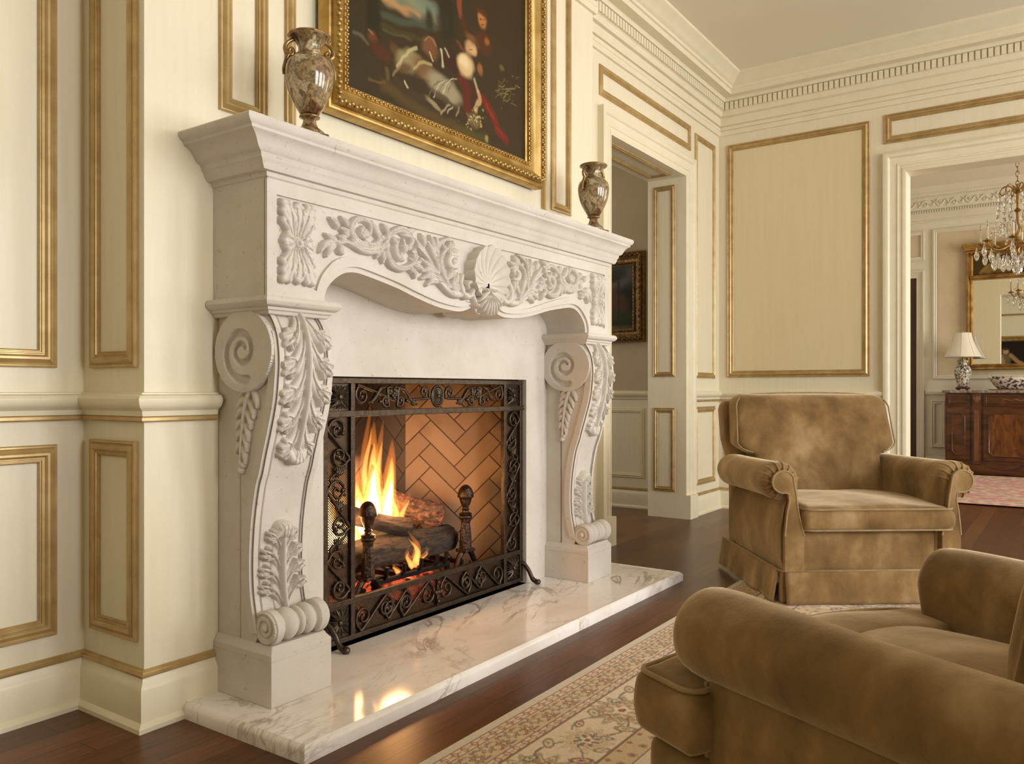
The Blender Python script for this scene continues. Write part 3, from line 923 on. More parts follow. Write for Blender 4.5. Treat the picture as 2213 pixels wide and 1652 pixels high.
# the dining room beyond the far wall
XD = 10.6
S(MB().box(XD, XD + .2, -2.7, 2.7, 0, 3.32), 'wall_dining_end', M['white_trim'])
S(MB().box(XF + .16, XD, 2.28, 2.7, 0, 3.32), 'wall_dining_side', M['white_trim'])
S(MB().box(XF + .16, 7.7, -2.9, -2.6, 0, 3.32).box(9.5, XD, -2.9, -2.6, 0, 3.32).box(7.7, 9.5, -2.9, -2.6, 2.7, 3.32).box(7.7, 9.5, -2.9, -2.6, 0, .5), 'wall_dining_window', M['white_trim'])
S(MB().box(XF + .16, XD + .2, -2.9, 2.7, 3.27, 3.4), 'ceiling_dining', M['ceiling'])
f = WYZ(XD)
trim(MB().box(XD - .006, XD, -1.5, 1.30, 1.06, 2.77).box(XD - .006, XD, 1.48, 1.95, 2.46, 2.76), M['plaster'])
wp = lambda w: [(0, 0), (0, .5 * w), (.3 * w, .62 * w), (.5 * w, .4 * w), (.8 * w, .5 * w), (w, .3 * w), (w, 0)]
for (a, b, c, d) in ((-1.5, 1.352, 1.044, 2.79), (1.435, 2.0, 2.442, 2.784), (1.22, 1.37, .25, .80)):
    trim(MB().sweep([(a, c), (b, c), (b, d), (a, d)], wp(.045), f, closed=True), M['white_trim'])
trim(MB().sweep([(1.523, 0), (1.523, 2.237), (2.15, 2.237)], casing_prof(.085), f, side=1), M['white_trim'])
d1 = MB().box(XD - .012, XD, 1.523, 2.15, 0.005, 2.237).build('door_1', M['door_wood'], kind='structure', bevel=.002)
MB().sweep([(1.60, .2), (2.1, .2), (2.1, 1.0), (1.60, 1.0)], wp(.03), WYZ(XD - .012), closed=True).sweep([(1.60, 1.15), (2.1, 1.15), (2.1, 2.15), (1.60, 2.15)], wp(.03), WYZ(XD - .012), closed=True).build('door_panel', M['door_wood'], d1)
MB().lathe([(.004, 0), (.012, .002), (.012, .03), (.028, .04), (.03, .055), (.02, .068), (.001, .07)], (0, 0, 0), 16, 'x').build('door_knob', M['brass'], d1)
k = d1.children[-1]
k.location = Vector((XD - .012, 1.60, .95)) - Vector(d1.location)
k.rotation_euler = (0, 0, PI)
for v in k.data.vertices: v.co += OFF[d1.name]
dp = [(XD, 1.43), (XD, -2.6)]
trim(MB().sweep(dp, [(0, .86), (.02, .862), (.03, .88), (.03, .90), (.015, .915), (0, .92)], ident, side=-1), M['white_trim'])
S(MB().sweep(dp, base_p, ident, side=-1), 'baseboard_dining', M['white_trim'])
dc = [(0, 2.88), (.02, 2.885), (.02, 2.90), (.01, 2.905), (.01, 2.985), (.03, 2.99), (.03, 3.02), (.05, 3.03), (.06, 3.15), (.085, 3.16), (.10, 3.19), (.14, 3.21), (.15, 3.27), (0, 3.27)]
trim(MB().sweep([(XF + .16, 2.28), (XD, 2.28), (XD, -2.6)], dc, ident, side=-1), M['white_trim'])
# scrolled frieze and beads of the dining-room crown
hf = HF(-.3, 1.9, 0, .115, .004)
u = -.3
i = 0
while u < 1.9:
    s = 1 if i % 2 else -1
    pts = [(u + .075 * (t - .5) * 2 + .0 + .075, .057 + s * .032 * math.sin(t * PI * 2 - PI / 2)) for t in np.linspace(0, 1, 9)]
    hf.stroke(pts, [.004, .010, .004], .012)
    th = np.linspace(0, 4.2 * PI / 2, 14)
    hf.stroke([(u + .075 + .034 * (1 - a / 8) * math.cos(a * s + 1), .057 - s * .012 + .034 * (1 - a / 8) * math.sin(a * s + 1)) for a in th], [.008, .005], .012)
    hf.dot(u + .075, .057 - s * .012, .011, .014)
    for a in range(3): hf.stroke([(u + .13, .057), (u + .13 + .03 * math.cos(a - 1), .057 + s * .035 * math.sin(a - .3))], [.005, .009, .003], .010)
    u += .15
    i += 1
TN[0] += 1
hf.mesh('trim_%d' % TN[0], lambda U, V, H: np.stack([XD - .052 - V * .085 - H, U, 3.033 + V], -1), M['white_trim'], None, kind='structure')
mb = MB()
y = 1.9
while y > -.3:
    mb.box(XD - .045, XD - .03, y - .014, y, 2.988, 3.016)
    mb.rbox((XD - .09, y, 3.165), (.008, .008, .006), .004, 2)
    y -= .026
trim(mb, M['white_trim'], smooth=0)

# ------------------------------------------------------------------ hearth slab and mantelpiece
HZ = 0.040
MX = 2.4665                                   # centre line of the mantelpiece
st = M['stone']
mb = MB()
mb.sweep([(1.345, YC), (1.345, 1.548), (3.688, 1.548), (3.688, YC)], [(0, 0), (0, .028), (-.004, .036), (-.014, .043), (-.018, HZ)], ident, side=-1)
mb.v = [(x, min(y, YC - .001), z) for x, y, z in mb.v]
mb.prism([(1.363, YC - .001), (1.363, 1.566), (3.67, 1.566), (3.67, YC - .001)], HZ - .02, HZ, ident)
mb.box(FX0, FX1, YC - .02, 2.70, 0.004, HZ - .002)
mb.build('hearth_slab', M['marble'], label='polished white marble hearth slab with grey-brown veins, under the stone fireplace', cat='hearth')

mant = thing('mantelpiece', 'large carved pale limestone mantelpiece with scroll legs and central shell, around the lit fire', 'mantelpiece', (MX, 1.94, HZ))

XL, XR, YF = 1.46, 3.473, 1.833               # frieze block
ZB, ZT = 1.168, 1.508
# shelf with its moulded edge, sides project .112 and the front .074
prof = [(0, 1.508), (.008, 1.512), (.011, 1.523), (.026, 1.526), (.034, 1.538), (.038, 1.550), (.043, 1.554), (.046, 1.566), (.048, 1.568), (.060, 1.574), (.068, 1.586), (.076, 1.598), (.088, 1.608),
        (.100, 1.614), (.102, 1.622), (.112, 1.628), (.118, 1.637), (.118, 1.645), (.114, 1.650), (.100, 1.652)]
mb = MB()
rows = []
K = .60
for d, z in prof:
    rows.append([(XL - d + .004, YC, z), (XL - d + .004, YF - d * K, z), (XR + d, YF - d * K, z), (XR + d, YC, z)])
n = len(rows)
vs = [p for r in rows for p in r]
fs = [(4 * i + k, 4 * i + k + 1, 4 * i + k + 5, 4 * i + k + 4) for i in range(n - 1) for k in range(3)]
fs += [(4 * n - 4, 4 * n - 3, 4 * n - 2, 4 * n - 1), (3, 2, 1, 0), tuple(4 * i for i in range(n)), tuple(4 * i + 3 for i in range(n))[::-1]]
mb.add(vs, fs)
mb.build('shelf', st, mant, smooth=35)

# frieze: block with the serpentine arch, recessed field
half = [(-.788, 1.168), (-.788, 1.198), (-.778, 1.225), (-.75, 1.254), (-.721, 1.273), (-.692, 1.283), (-.662, 1.286), (-.631, 1.284), (-.553, 1.272), (-.47, 1.257), (-.382, 1.236), (-.29, 1.217), (-.213, 1.208), (-.142, 1.206), (-.095, 1.216), (-.062, 1.229)]
arc = [tuple(p) for p in smooth_path(half[1:], 60)]
arch = [(x, z) for x, z in [half[0]] + arc] + [(-x, z) for x, z in (arc[::-1] + [half[0]])]
xl, xr = XL - MX, XR - MX
outline = [(xl, ZB)] + arch + [(xr, ZB), (xr, ZT + .004), (xl, ZT + .004)]
fx = lambda u, v, h: (MX + u, YF + h, v)
mb = MB().prism(outline, .010, YC - YF - .001, fx)
frz = mb.build('frieze', st, mant, smooth=20)
fil = [(x, z) for x, z in arch]


def off_curve(c, d):
    out = []
    for i in range(len(c)):
        a, b = np.array(c[max(i - 1, 0)]), np.array(c[min(i + 1, len(c) - 1)])
        t = (b - a) / np.linalg.norm(b - a)
        out.append((c[i][0] - t[1] * d, c[i][1] + t[0] * d))
    return out


left_arch = [half[0]] + arc
in_l = off_curve(left_arch, .016)
in_l[0] = (in_l[0][0], ZB)
outr = [(-.83, 1.20), (-.823, 1.223), (-.806, 1.259), (-.778, 1.291), (-.75, 1.313), (-.706, 1.329), (-.662, 1.332), (-.6, 1.325), (-.47, 1.296), (-.38, 1.272), (-.29, 1.250), (-.193, 1.241), (-.11, 1.250), (-.06, 1.262)]
out_l = [tuple(p) for p in smooth_path(outr, 60)]
mir = lambda c: [(-x, z) for x, z in c][::-1]
lower = in_l + mir(in_l)
fieldb = out_l + mir(out_l)
border = [(xl, ZB)] + lower + [(xr, ZB), (xr, ZT), (xl, ZT)]
hole = [(-.973, 1.467), (-.973, 1.213), (-.832, 1.213)] + fieldb[2:-2] + [(.832, 1.213), (.96, 1.213), (.96, 1.467)]
mb = MB().prism(border, 0, .012, fx, holes=[hole[::-1]])
mb.build('border_band', st, frz, smooth=20, bevel=.0025)

fsurf = lambda U, V, H: np.stack([MX + U, YF + .010 - H, V], -1)
r4 = [[(-0.557, 1.409), (-0.589, 1.381), (-0.623, 1.376), (-0.657, 1.378), (-0.685, 1.395), (-0.693, 1.42), (-0.674, 1.445), (-0.643, 1.454), (-0.618, 1.446), (-0.612, 1.425), (-0.623, 1.405), (-0.646, 1.401), (-0.652, 1.419), (-0.632, 1.416)],
      [(-0.536, 1.396), (-0.572, 1.37), (-0.612, 1.358), (-0.652, 1.358), (-0.687, 1.367), (-0.717, 1.373), (-0.749, 1.364)]]
leaf4 = [[(-0.741, 1.41), (-0.774, 1.435)], [(-.70, 1.40), (-.735, 1.412)], [(-0.704, 1.422), (-0.73, 1.445)], [(-0.706, 1.39), (-0.724, 1.402)], [(-0.717, 1.38), (-0.741, 1.385)], [(-0.745, 1.368), (-0.774, 1.375), (-0.792, 1.384)], [(-0.749, 1.362), (-0.795, 1.355), (-0.815, 1.330)],
         [(-0.749, 1.356), (-0.78, 1.342), (-0.790, 1.320)], [(-0.722, 1.36), (-0.738, 1.344), (-0.725, 1.336)], [(-.56, 1.40), (-0.589, 1.429), (-0.603, 1.453)], [(-0.618, 1.365), (-0.632, 1.390)], [(-0.572, 1.37), (-0.58, 1.344)], [(-0.554, 1.372), (-0.551, 1.332)], [(-0.542, 1.378), (-0.524, 1.344)],
         [(-0.542, 1.407), (-0.512, 1.436)], [(-.655, 1.40), (-.64, 1.43)], [(-.69, 1.385), (-.672, 1.372)]]
r5 = [[(-0.548, 1.391), (-0.538, 1.365), (-0.525, 1.343), (-0.507, 1.328), (-0.469, 1.321), (-0.433, 1.331), (-0.405, 1.352), (-.40, 1.375), (-.42, 1.385)],
      [(-0.542, 1.399), (-0.513, 1.432), (-0.466, 1.450), (-0.430, 1.440), (-0.418, 1.420), (-0.433, 1.398), (-.455, 1.40), (-.462, 1.416)],
      [(-0.204, 1.261), (-0.256, 1.295), (-0.296, 1.329), (-0.335, 1.371), (-0.39, 1.406)], [(-0.28, 1.330), (-0.29, 1.394), (-0.269, 1.436), (-0.222, 1.458)],
      [(-0.222, 1.285), (-0.253, 1.334), (-0.266, 1.369), (-0.256, 1.400), (-.232, 1.42)], [(-0.18, 1.358), (-0.212, 1.362), (-0.222, 1.381), (-0.204, 1.397), (-0.180, 1.392), (-0.187, 1.378)], [(-0.1, 1.270), (-0.204, 1.265), (-0.273, 1.293)]]
leaf5 = [[(-0.47, 1.419), (-0.495, 1.385), (-0.484, 1.359), (-0.454, 1.351)], [(-0.466, 1.437), (-0.410, 1.436)], [(-0.39, 1.400), (-0.405, 1.374), (-0.386, 1.370)], [(-0.418, 1.362), (-0.395, 1.346), (-0.372, 1.357)], [(-0.433, 1.327), (-0.408, 1.32), (-0.397, 1.300)],
         [(-0.29, 1.33), (-0.348, 1.386), (-0.395, 1.428)], [(-0.288, 1.365), (-0.331, 1.430)], [(-0.290, 1.379), (-0.316, 1.452)], [(-0.285, 1.40), (-.285, 1.45)], [(-0.27, 1.31), (-0.322, 1.343), (-0.368, 1.368)], [(-0.285, 1.315), (-0.33, 1.333), (-0.360, 1.326)], [(-0.27, 1.305), (-.32, 1.315), (-0.364, 1.300)], [(-0.26, 1.298), (-0.31, 1.297), (-0.334, 1.281)],
         [(-0.225, 1.412), (-0.211, 1.447)], [(-0.21, 1.415), (-0.194, 1.451)], [(-0.205, 1.41), (-0.165, 1.424)], [(-0.214, 1.40), (-0.168, 1.400)], [(-0.236, 1.410), (-0.250, 1.43)], [(-0.19, 1.350), (-0.192, 1.312)], [(-0.204, 1.294), (-0.158, 1.266)], [(-0.190, 1.310), (-0.145, 1.272)], [(-0.169, 1.320), (-0.128, 1.276)],
         [(-.24, 1.30), (-.205, 1.335), (-.205, 1.35)], [(-.22, 1.28), (-.18, 1.31), (-.165, 1.34)], [(-.44, 1.40), (-.455, 1.375)], [(-.48, 1.345), (-.465, 1.372)], [(-.51, 1.42), (-.49, 1.40)], [(-.45, 1.445), (-.40, 1.458)], [(-.53, 1.43), (-.55, 1.452)], [(-.40, 1.34), (-.36, 1.335)], [(-.345, 1.41), (-.365, 1.45)]]
hf = HF(-.83, -.09, 1.245, 1.466, .0022)
for p in r4: hf.stroke(p, [.011, .013, .008, .009], .026, flat=.4)
for p in r5: hf.stroke(p, [.007, .015, .010, .006], .028, flat=.4)
for p in leaf4 + leaf5: hf.stroke(p, [.004, .0120, .011, .006], [.012, .026, .026, .020], flat=.45)
for (u, v) in ((-.632, 1.416), (-.455, 1.40), (-.19, 1.38), (-.208, 1.408), (-.40, 1.36), (-.725, 1.382)): hf.dot(u, v, .013, .025)
# keep the carving inside the field, above the arch band
zlim = np.interp(hf.U, [p[0] for p in out_l], [p[1] for p in out_l])
hf.H = np.where(hf.V > zlim + .002, hf.H, 0)
for p in r5[:5] + r4[:2]: hf.groove(p, .0028, .006)
for p in leaf4 + leaf5: hf.groove([p[0], p[-1]] if len(p) == 2 else p, .002, .005, 24)
hf.mesh('carved_foliage', fsurf, st, frz)
hr = HF(.09, .83, 1.245, 1.466, .0022)
hr.H = hf.H[:, ::-1].copy()
hr.mesh('carved_foliage', fsurf, st, frz)


def rosette(cx, cz, hw, hh):
    h = HF(cx - hw, cx + hw, cz - hh, cz + hh, .0021)
    for q in range(8):
        a = q * PI / 4 + PI / 2
        tx, tz = cx + hw * .93 * (np.sign(math.cos(a)) * min(1, abs(math.cos(a)) * 1.4) if abs(math.cos(a)) > .05 else 0), cz + hh * .93 * (np.sign(math.sin(a)) * min(1, abs(math.sin(a)) * 1.4) if abs(math.sin(a)) > .05 else 0)
        big = 1.0 if q % 2 or q % 4 == 0 else .75
        for k in (-2, -1, 0, 1, 2):
            da = k * .16
            dx, dz = tx - cx, tz - cz
            L = (1 - .10 * abs(k)) * big
            ex, ez = cx + L * (dx * math.cos(da) - dz * math.sin(da) * hw / hh), cz + L * (dx * math.sin(da) * hh / hw + dz * math.cos(da))
            ex = min(max(ex, cx - hw + .0142), cx + hw - .0142)
            ez = min(max(ez, cz - hh + .0142), cz + hh - .0142)
            h.stroke([(cx, cz), ((cx * .5 + ex * .5), cz * .5 + ez * .5), (ex, ez)], [.005, .010, .0125, .009], [.010, .014, .024, .020], flat=.5)
            h.dot(ex, ez, .0125, .024)
    for q in range(16):
        a = q * PI / 8 + PI / 16
        h.groove([(cx + .02 * math.cos(a), cz + .02 * math.sin(a)), (cx + hw * .8 * math.cos(a), cz + hh * .8 * math.sin(a))], .0026, .007, 40)
    h.dot(cx, cz, .017, .030)
    h.groove([(cx + .008 * math.cos(t), cz + .008 * math.sin(t)) for t in np.linspace(0, 6.28, 12)], .003, .006)
    h.mesh('carved_rosette', fsurf, st, frz)


rosette(-.899, 1.341, .070, .122)
rosette(.893, 1.341, .064, .122)

# central shell: fluted fan with a thick scalloped rim, curled scrolls and a lower palmette
nt_, nr = 300, 34
th = np.linspace(-2.25, 2.25, nt_)
P = np.zeros((nr + 3, nt_, 3))
cz0 = 1.315
for j in range(nt_):
    t = th[j]
    sc = abs(math.cos(t * 9.08))
    R = (.118 + .026 * math.cos(t) + .009 * (sc - .5)) * (1 - .20 * max(0, abs(t) - 1.25))
    for i in range(nr):
        f = i / (nr - 1)
        rib = (abs(math.cos(t * 9.08)) ** .7 - .55) * .011 * min(1, f * 1.5)
        d = .032 + .018 * f ** 2 + rib - .010 * math.sin(f * PI)
        r = .006 + (R - .006) * f
        P[i, j] = (MX - .002 + r * math.sin(t) * .93, YF + .010 - d, cz0 + r * math.cos(t))
    for q in range(3):
        r = R * (1.012 - .012 * q)
        P[nr + q, j] = (MX - .002 + r * math.sin(t) * .93, YF + .010 - (.046, .02, -.004)[q], cz0 + r * math.cos(t))
grid_mesh('carved_shell', P, st, frz)
hf = HF(-.175, .175, 1.195, 1.36, .002)
for s in (-1, 1):
    hf.stroke([(s * x, z) for x, z in ((.150, 1.335), (.160, 1.305), (.150, 1.274), (.122, 1.260), (.098, 1.272), (.092, 1.296), (.106, 1.316), (.122, 1.306), (.118, 1.292))], [.010, .013, .013, .010, .008], [.03, .036, .036, .034])
    hf.stroke([(s * x, z) for x, z in ((.098, 1.280), (.075, 1.245), (.055, 1.232))], [.010, .012, .010], .034)
for q in range(-4, 5):
    a = q * .26
    hf.stroke([(0, 1.292), (.045 * math.sin(a), 1.292 - .045 * math.cos(a)), (.094 * math.sin(a) * .9, 1.292 - .092 * math.cos(a))], [.010, .009, .0105, .006], [.040, .046, .050, .044])
for q in range(-3, 4): hf.dot(q * .010, 1.292 + .004 * (q % 2), .008, .052)
for q in range(-4, 4):
    a = (q + .5) * .26
    hf.groove([(0, 1.285), (.085 * math.sin(a), 1.292 - .085 * math.cos(a))], .003, .012)
hf.mesh('carved_palmette', fsurf, st, frz)
# little soffit block behind the palmette
MB().prism([(-.07, 1.232), (-.05, 1.207), (0, 1.197), (.05, 1.207), (.07, 1.232)], .0, .16, fx).build('keystone', st, frz, smooth=25)

# inner slab of smooth stone round the firebox opening
mb = MB().prism([(1.65 - MX, HZ), (3.285 - MX, HZ), (3.285 - MX, 1.30), (1.65 - MX, 1.30)], 0, .045, lambda u, v, h: (MX + u, 2.05 + h, v), holes=[[(FX0 - MX, HZ), (FX0 - MX, FZ), (FX1 - MX, FZ), (FX1 - MX, HZ)]])
mb.build('surround_slab', st, mant, smooth=0)


# ---- one leg: plinth, pier, scroll console with volute and acanthus, capital
def leg(x0, x1, flip):
    xc = (x0 + x1) / 2
    root = MB().box(x0, x1, 1.815, YC - .001, HZ, .168)
    mb = root
    rr = [(0, .168), (0, .186), (-.004, .190), (-.010, .198), (-.014, .206)]
    lo = len(mb.v)
    for o, z in rr: mb.v += [(x0 - o, 1.815 - o, z), (x1 + o, 1.815 - o, z), (x1 + o, YC - .001, z), (x0 - o, YC - .001, z)]
    for i in range(len(rr) - 1):
        for k in range(4): mb.f.append((lo + 4 * i + k, lo + 4 * i + (k + 1) % 4, lo + 4 * i + 4 + (k + 1) % 4, lo + 4 * i + 4 + k))
    mb.f.append(tuple(lo + 4 * (len(rr) - 1) + k for k in range(4)))
    plinth = mb.build('plinth', st, mant, smooth=20, bevel=.002)
    a, b = x0 + .014, x1 - .012
    MB().box(a + .003, b - .003, 1.972, YC - .001, .2, 1.14).build('pier', st, mant, smooth=0, bevel=.004)
    front = [(1.872, 1.150), (1.858, 1.138), (1.832, 1.112), (1.811, 1.066), (1.803, 1.004), (1.807, .942), (1.816, .88), (1.838, .802), (1.858, .739), (1.872, .690), (1.890, .640), (1.908, .545), (1.916, .448), (1.914, .359), (1.902, .290), (1.886, .235)]
    fr = smooth_path(front, 90)
    poly = [(y, z) for y, z in fr] + [(1.90, .205), (1.965, .205), (1.965, 1.150)]
    con = MB().prism(poly, a, b, lambda u, v, h: (h, u, v)).build('console', st, mant, smooth=35, bevel=.003)
    # bottom scroll, a turned roll with flat volute ends
    w = b - a
    prof = [(.002, 0), (.044, 0), (.049, .004), (.049, .026), (.045, .030), (.036, .036), (.034, .042)]
    for c0, c1, rr_ in ((.042, .088, .047), (.092, .112, .044), (.116, .152, .046)):
        for q in np.linspace(0, 1, 7): prof.append((.034 + (rr_ - .034) * math.sin(q * PI) ** .6, c0 + (c1 - c0) * q))
    prof += [(.036, .156), (.046, .160), (.049, .164), (.049, w - .004), (.044, w), (.002, w)]
    roll = MB().lathe([(r, h) for r, h in prof], (a, 1.856, .252), 40, 'x').build('scroll_roll', st, con, smooth=35)
    for side, xx in ((-1, a), (1, b)):
        h2 = HF(1.80, 1.91, .20, .305, .0018)
        spp = [(1.856 + .040 * (1 - t / 14) * math.cos(t), .252 + .040 * (1 - t / 14) * math.sin(t)) for t in np.linspace(0, 11, 50)]
        h2.dot(1.856, .252, .044, .005, .08)
        h2.groove(spp, .0045, .006, 200)
        h2.dot(1.856, .252, .011, .010)
        h2.mesh('scroll_eye', lambda U, V, H, s=side, q=xx: np.stack([q + s * H, U, V], -1), st, roll)
        # side relief: raised S band, spiral volute, hanging leaf
        h = HF(1.79, 2.062, .20, 1.15, .0024)
        fy = np.interp(h.V, fr[::-1, 1], fr[::-1, 0])
        vy, vz, vr = 1.936, 1.030, .112
        fy2 = fy + .001
        disc = (((h.U - vy) / .128) ** 2 + ((h.V - vz) / .118) ** 2 < 1) & (h.U > fy2 - .004)
        h.H = np.where(disc, .018, h.H)
        sp = []
        for t in np.linspace(0, 3.4 * PI, 130):
            k = math.exp(-.145 * t)
            sp.append((vy + .006 + .088 * k * math.cos(t - 1.9), vz + .086 * k * math.sin(t - 1.9)))
        hold = h.H.copy()
        cut = np.zeros_like(h.H)
        for i, (u, v) in enumerate(sp):
            r = .0145 * (1 - .45 * i / len(sp))
            wv = h.win(u, v, r)
            d2 = ((h.U[wv] - u) ** 2 + (h.V[wv] - v) ** 2) / (r * r)
            cut[wv] = np.maximum(cut[wv], np.clip(1 - d2 ** 1.5, 0, None) * .016)
        h.H = np.where(hold > 0, np.maximum(hold - cut, .0005), 0)
        h.mesh('volute', lambda U, V, H, s=side, q=xx: np.stack([q + s * H, np.maximum(U, np.interp(V, fr[::-1, 1], fr[::-1, 0]) + .0012), V], -1), st, con)
        rg = []
        for q in range(16, len(fr)):
            y_, z_ = fr[q]
            wd = .034 * min(1, (q - 14) / 6)
            rg.append([(xx - side * .004, y_ + .0012, z_), (xx + side * .009, y_ + .0012, z_), (xx + side * .009, y_ + wd - .004, z_), (xx + side * .004, y_ + wd, z_), (xx - side * .004, y_ + wd, z_)])
        MB().loft(rg).build('scroll_band', st, con, smooth=35)
        h = HF(1.84, 1.99, .66, .96, .0022)
        mid = [(1.905, .945), (1.935, .88), (1.950, .80), (1.957, .72), (1.955, .69)]
        h.stroke(mid, [.012, .010, .007, .008], .014)
        for q, (y, z) in enumerate(((1.915, .925), (1.928, .895), (1.938, .865), (1.945, .83), (1.949, .80), (1.953, .765))):
            L = .050 - .005 * q
            h.stroke([(y, z), (y + L * .55, z - .006), (y + L, z - .028)], [.004, .013, .011, .005], [.008, .014, .012])
            h.stroke([(y, z), (y - L * .5, z - .03), (y - L * .62, z - .055)], [.004, .012, .010, .005], [.008, .014, .012])
        h.dot(1.958, .690, .013, .018)
        h.dot(1.948, .705, .011, .016)
        ylim = np.interp(h.V, fr[::-1, 1], fr[::-1, 0]) + .036
        h.H = np.where((h.U > ylim) & (h.U < 1.975), h.H, 0)
        h.mesh('side_leaf', lambda U, V, H, s=side, q=xx: np.stack([q + s * H, U, V], -1), st, con)
    # front face carving: v runs down the curve
    S_ = np.concatenate([[0], np.cumsum(np.linalg.norm(np.diff(fr, axis=0), axis=1))])
    T_ = np.gradient(fr, axis=0)
    T_ /= np.linalg.norm(T_, axis=1)[:, None]

    def on_front(U, V, H):
        y, z = np.interp(V, S_, fr[:, 0]), np.interp(V, S_, fr[:, 1])
        ty, tz = np.interp(V, S_, T_[:, 0]), np.interp(V, S_, T_[:, 1])
        return np.stack([xc + U, y + tz * H, z - ty * H], -1)
    sl = S_[-1]
    e = w / 2
    mb = MB()
    for s in (-1, 1):
        for lo_, hi_, hh_ in ((e - .017, e - .0005, .007), (e - .0255, e - .0195, .004)):
            rg = []
            for q in range(3, len(fr) - 4):
                y_, z_ = fr[q]
                ty_, tz_ = T_[q]
                rg.append([(xc + s * lo_, y_ - tz_ * -.004, z_ + ty_ * -.004), (xc + s * lo_, y_ + tz_ * hh_, z_ - ty_ * hh_), (xc + s * hi_, y_ + tz_ * hh_, z_ - ty_ * hh_), (xc + s * hi_, y_ - tz_ * -.004, z_ + ty_ * -.004)])
            mb.loft(rg)
    mb.build('front_rim', st, con, smooth=35, bevel=.0015)
    def acanthus(h, v0, sg, n, gap, widths, tip, top=.026):
        """flowing blades leave the stem, run along it and curl outwards into three-lobed tips"""
        V = lambda d: v0 + sg * d
        end = V(tip)
        h.stroke([(0, v0), (0, V(tip * .5)), (0, end)], [.030, .034, .022], [.008, .010, .010], flat=.3)
        cuts = []
        for j in range(n - 1, -1, -1):
            L, d = widths[j], gap * j
            for s in (-1, 1):
                p = [(s * .005, V(d)), (s * L * .24, V(d + gap * .75)), (s * L * .58, V(d + gap * 1.28)), (s * L * .86, V(d + gap * 1.48))]
                k = gap / .078
                h.stroke(p, [.006 * k, .0145 * k, .019 * k, .014 * k], [.012, .018, top - .003, top], flat=.32)
                for tu, td, rr in ((.80, 1.10, .0125), (1.0, 1.30, .0130), (.98, 1.60, .0120), (.70, 1.72, .0110)):
                    q = [(s * L * .52, V(d + gap * 1.18)), (s * L * (.52 + tu) / 2, V(d + gap * (1.18 + td) / 2)), (s * L * tu, V(d + gap * td))]
                    h.stroke(q, [.008 * k, rr * k, rr * .8 * k], [top - .004, top + .001, top - .002], flat=.4)
                    cuts.append((q, .0020, .007))
                cuts.append((p, .0026, .011))
                cuts.append(([(s * .010, V(d + gap * .25)), (s * L * .40, V(d + gap * 1.20)), (s * L * .70, V(d + gap * 1.62))], .0022, .009))
        for c, r, dp in cuts: h.groove(c, r, dp, 60)
        h.stroke([(0, v0), (0, V(tip * .5)), (0, end)], [.0095, .0100, .009], [top + .002, top + .004, top + .004], n=160)
        h.stroke([(-.026, V(tip - .012)), (-.012, V(tip + .010)), (.012, V(tip + .010)), (.026, V(tip - .012))], [.013, .019, .019, .013], [top, top + .012, top + .012, top])
        h.dot(0, end, .026, top + .010)
        for u in (-.016, 0, .016): h.groove([(u * .4, V(tip - .02)), (u, V(tip + .022))], .0022, .006, 20)
        h.H = np.where(np.abs(h.U) < e - .005, h.H, 0)

    h = HF(-e, e, .004, .50, .0019)
    acanthus(h, .004, 1, 5, .078, (.082, .086, .084, .074, .054), .440)
    h.mesh('acanthus_leaf', on_front, st, con)
    h = HF(-e, e, sl - .34, sl - .045, .0019)
    acanthus(h, sl - .046, -1, 4, .050, (.080, .078, .068, .050), .232)
    h.mesh('lower_acanthus', on_front, st, con)
    # capital slab
    mb = MB()
    cp = [(0, 1.130), (.004, 1.132), (.008, 1.140), (.014, 1.143), (.016, 1.150), (.022, 1.152), (.030, 1.158), (.034, 1.166), (.032, 1.174), (.026, 1.180), (.0, 1.182)]
    vs, fs = [], []
    for d, z in cp: vs += [(x0 + .006 - d, YC - .002, z), (x0 + .006 - d, YF - d, z), (x1 - .004 + d, YF - d, z), (x1 - .004 + d, YC - .002, z)]
    n = len(cp)
    fs = [(4 * i + k, 4 * i + k + 1, 4 * i + k + 5, 4 * i + k + 4) for i in range(n - 1) for k in range(3)]
    fs += [(4 * n - 4, 4 * n - 3, 4 * n - 2, 4 * n - 1), (3, 2, 1, 0)]
    mb.add(vs, fs).build('capital', st, mant, smooth=35)


leg(1.46, 1.68, 1)
leg(3.235, 3.458, -1)

# ------------------------------------------------------------------ firebox, fire, grate, logs, andirons
def herringbone(a, b, w, L=3):
    """returns (edge distance in brick widths, brick id) for rotated coordinates"""
    x, y = a / w, b / w
    i, j = np.floor(x).astype(int), np.floor(y).astype(int)
    fxx, fyy = x - i, y - j
    k = np.mod(i - j, 2 * L)
    hz = k < L
    pos = np.where(hz, k, 2 * L - 1 - k)
    along = np.where(hz, fxx, fyy) + pos
    across = np.where(hz, fyy, fxx)
    d = np.minimum(np.minimum(along, L - along), np.minimum(across, 1 - across))
    bi = np.where(hz, i - pos, i)
    bj = np.where(hz, j, j - pos)
    return d, np.mod(bi * 127 + bj * 311, 97) / 97.0


fb = thing('firebox', 'firebox lined with tan herringbone fire bricks, behind the iron screen', 'firebox', (MX, 2.45, HZ))
BX0, BX1, BYB = 2.150, 2.785, 2.52


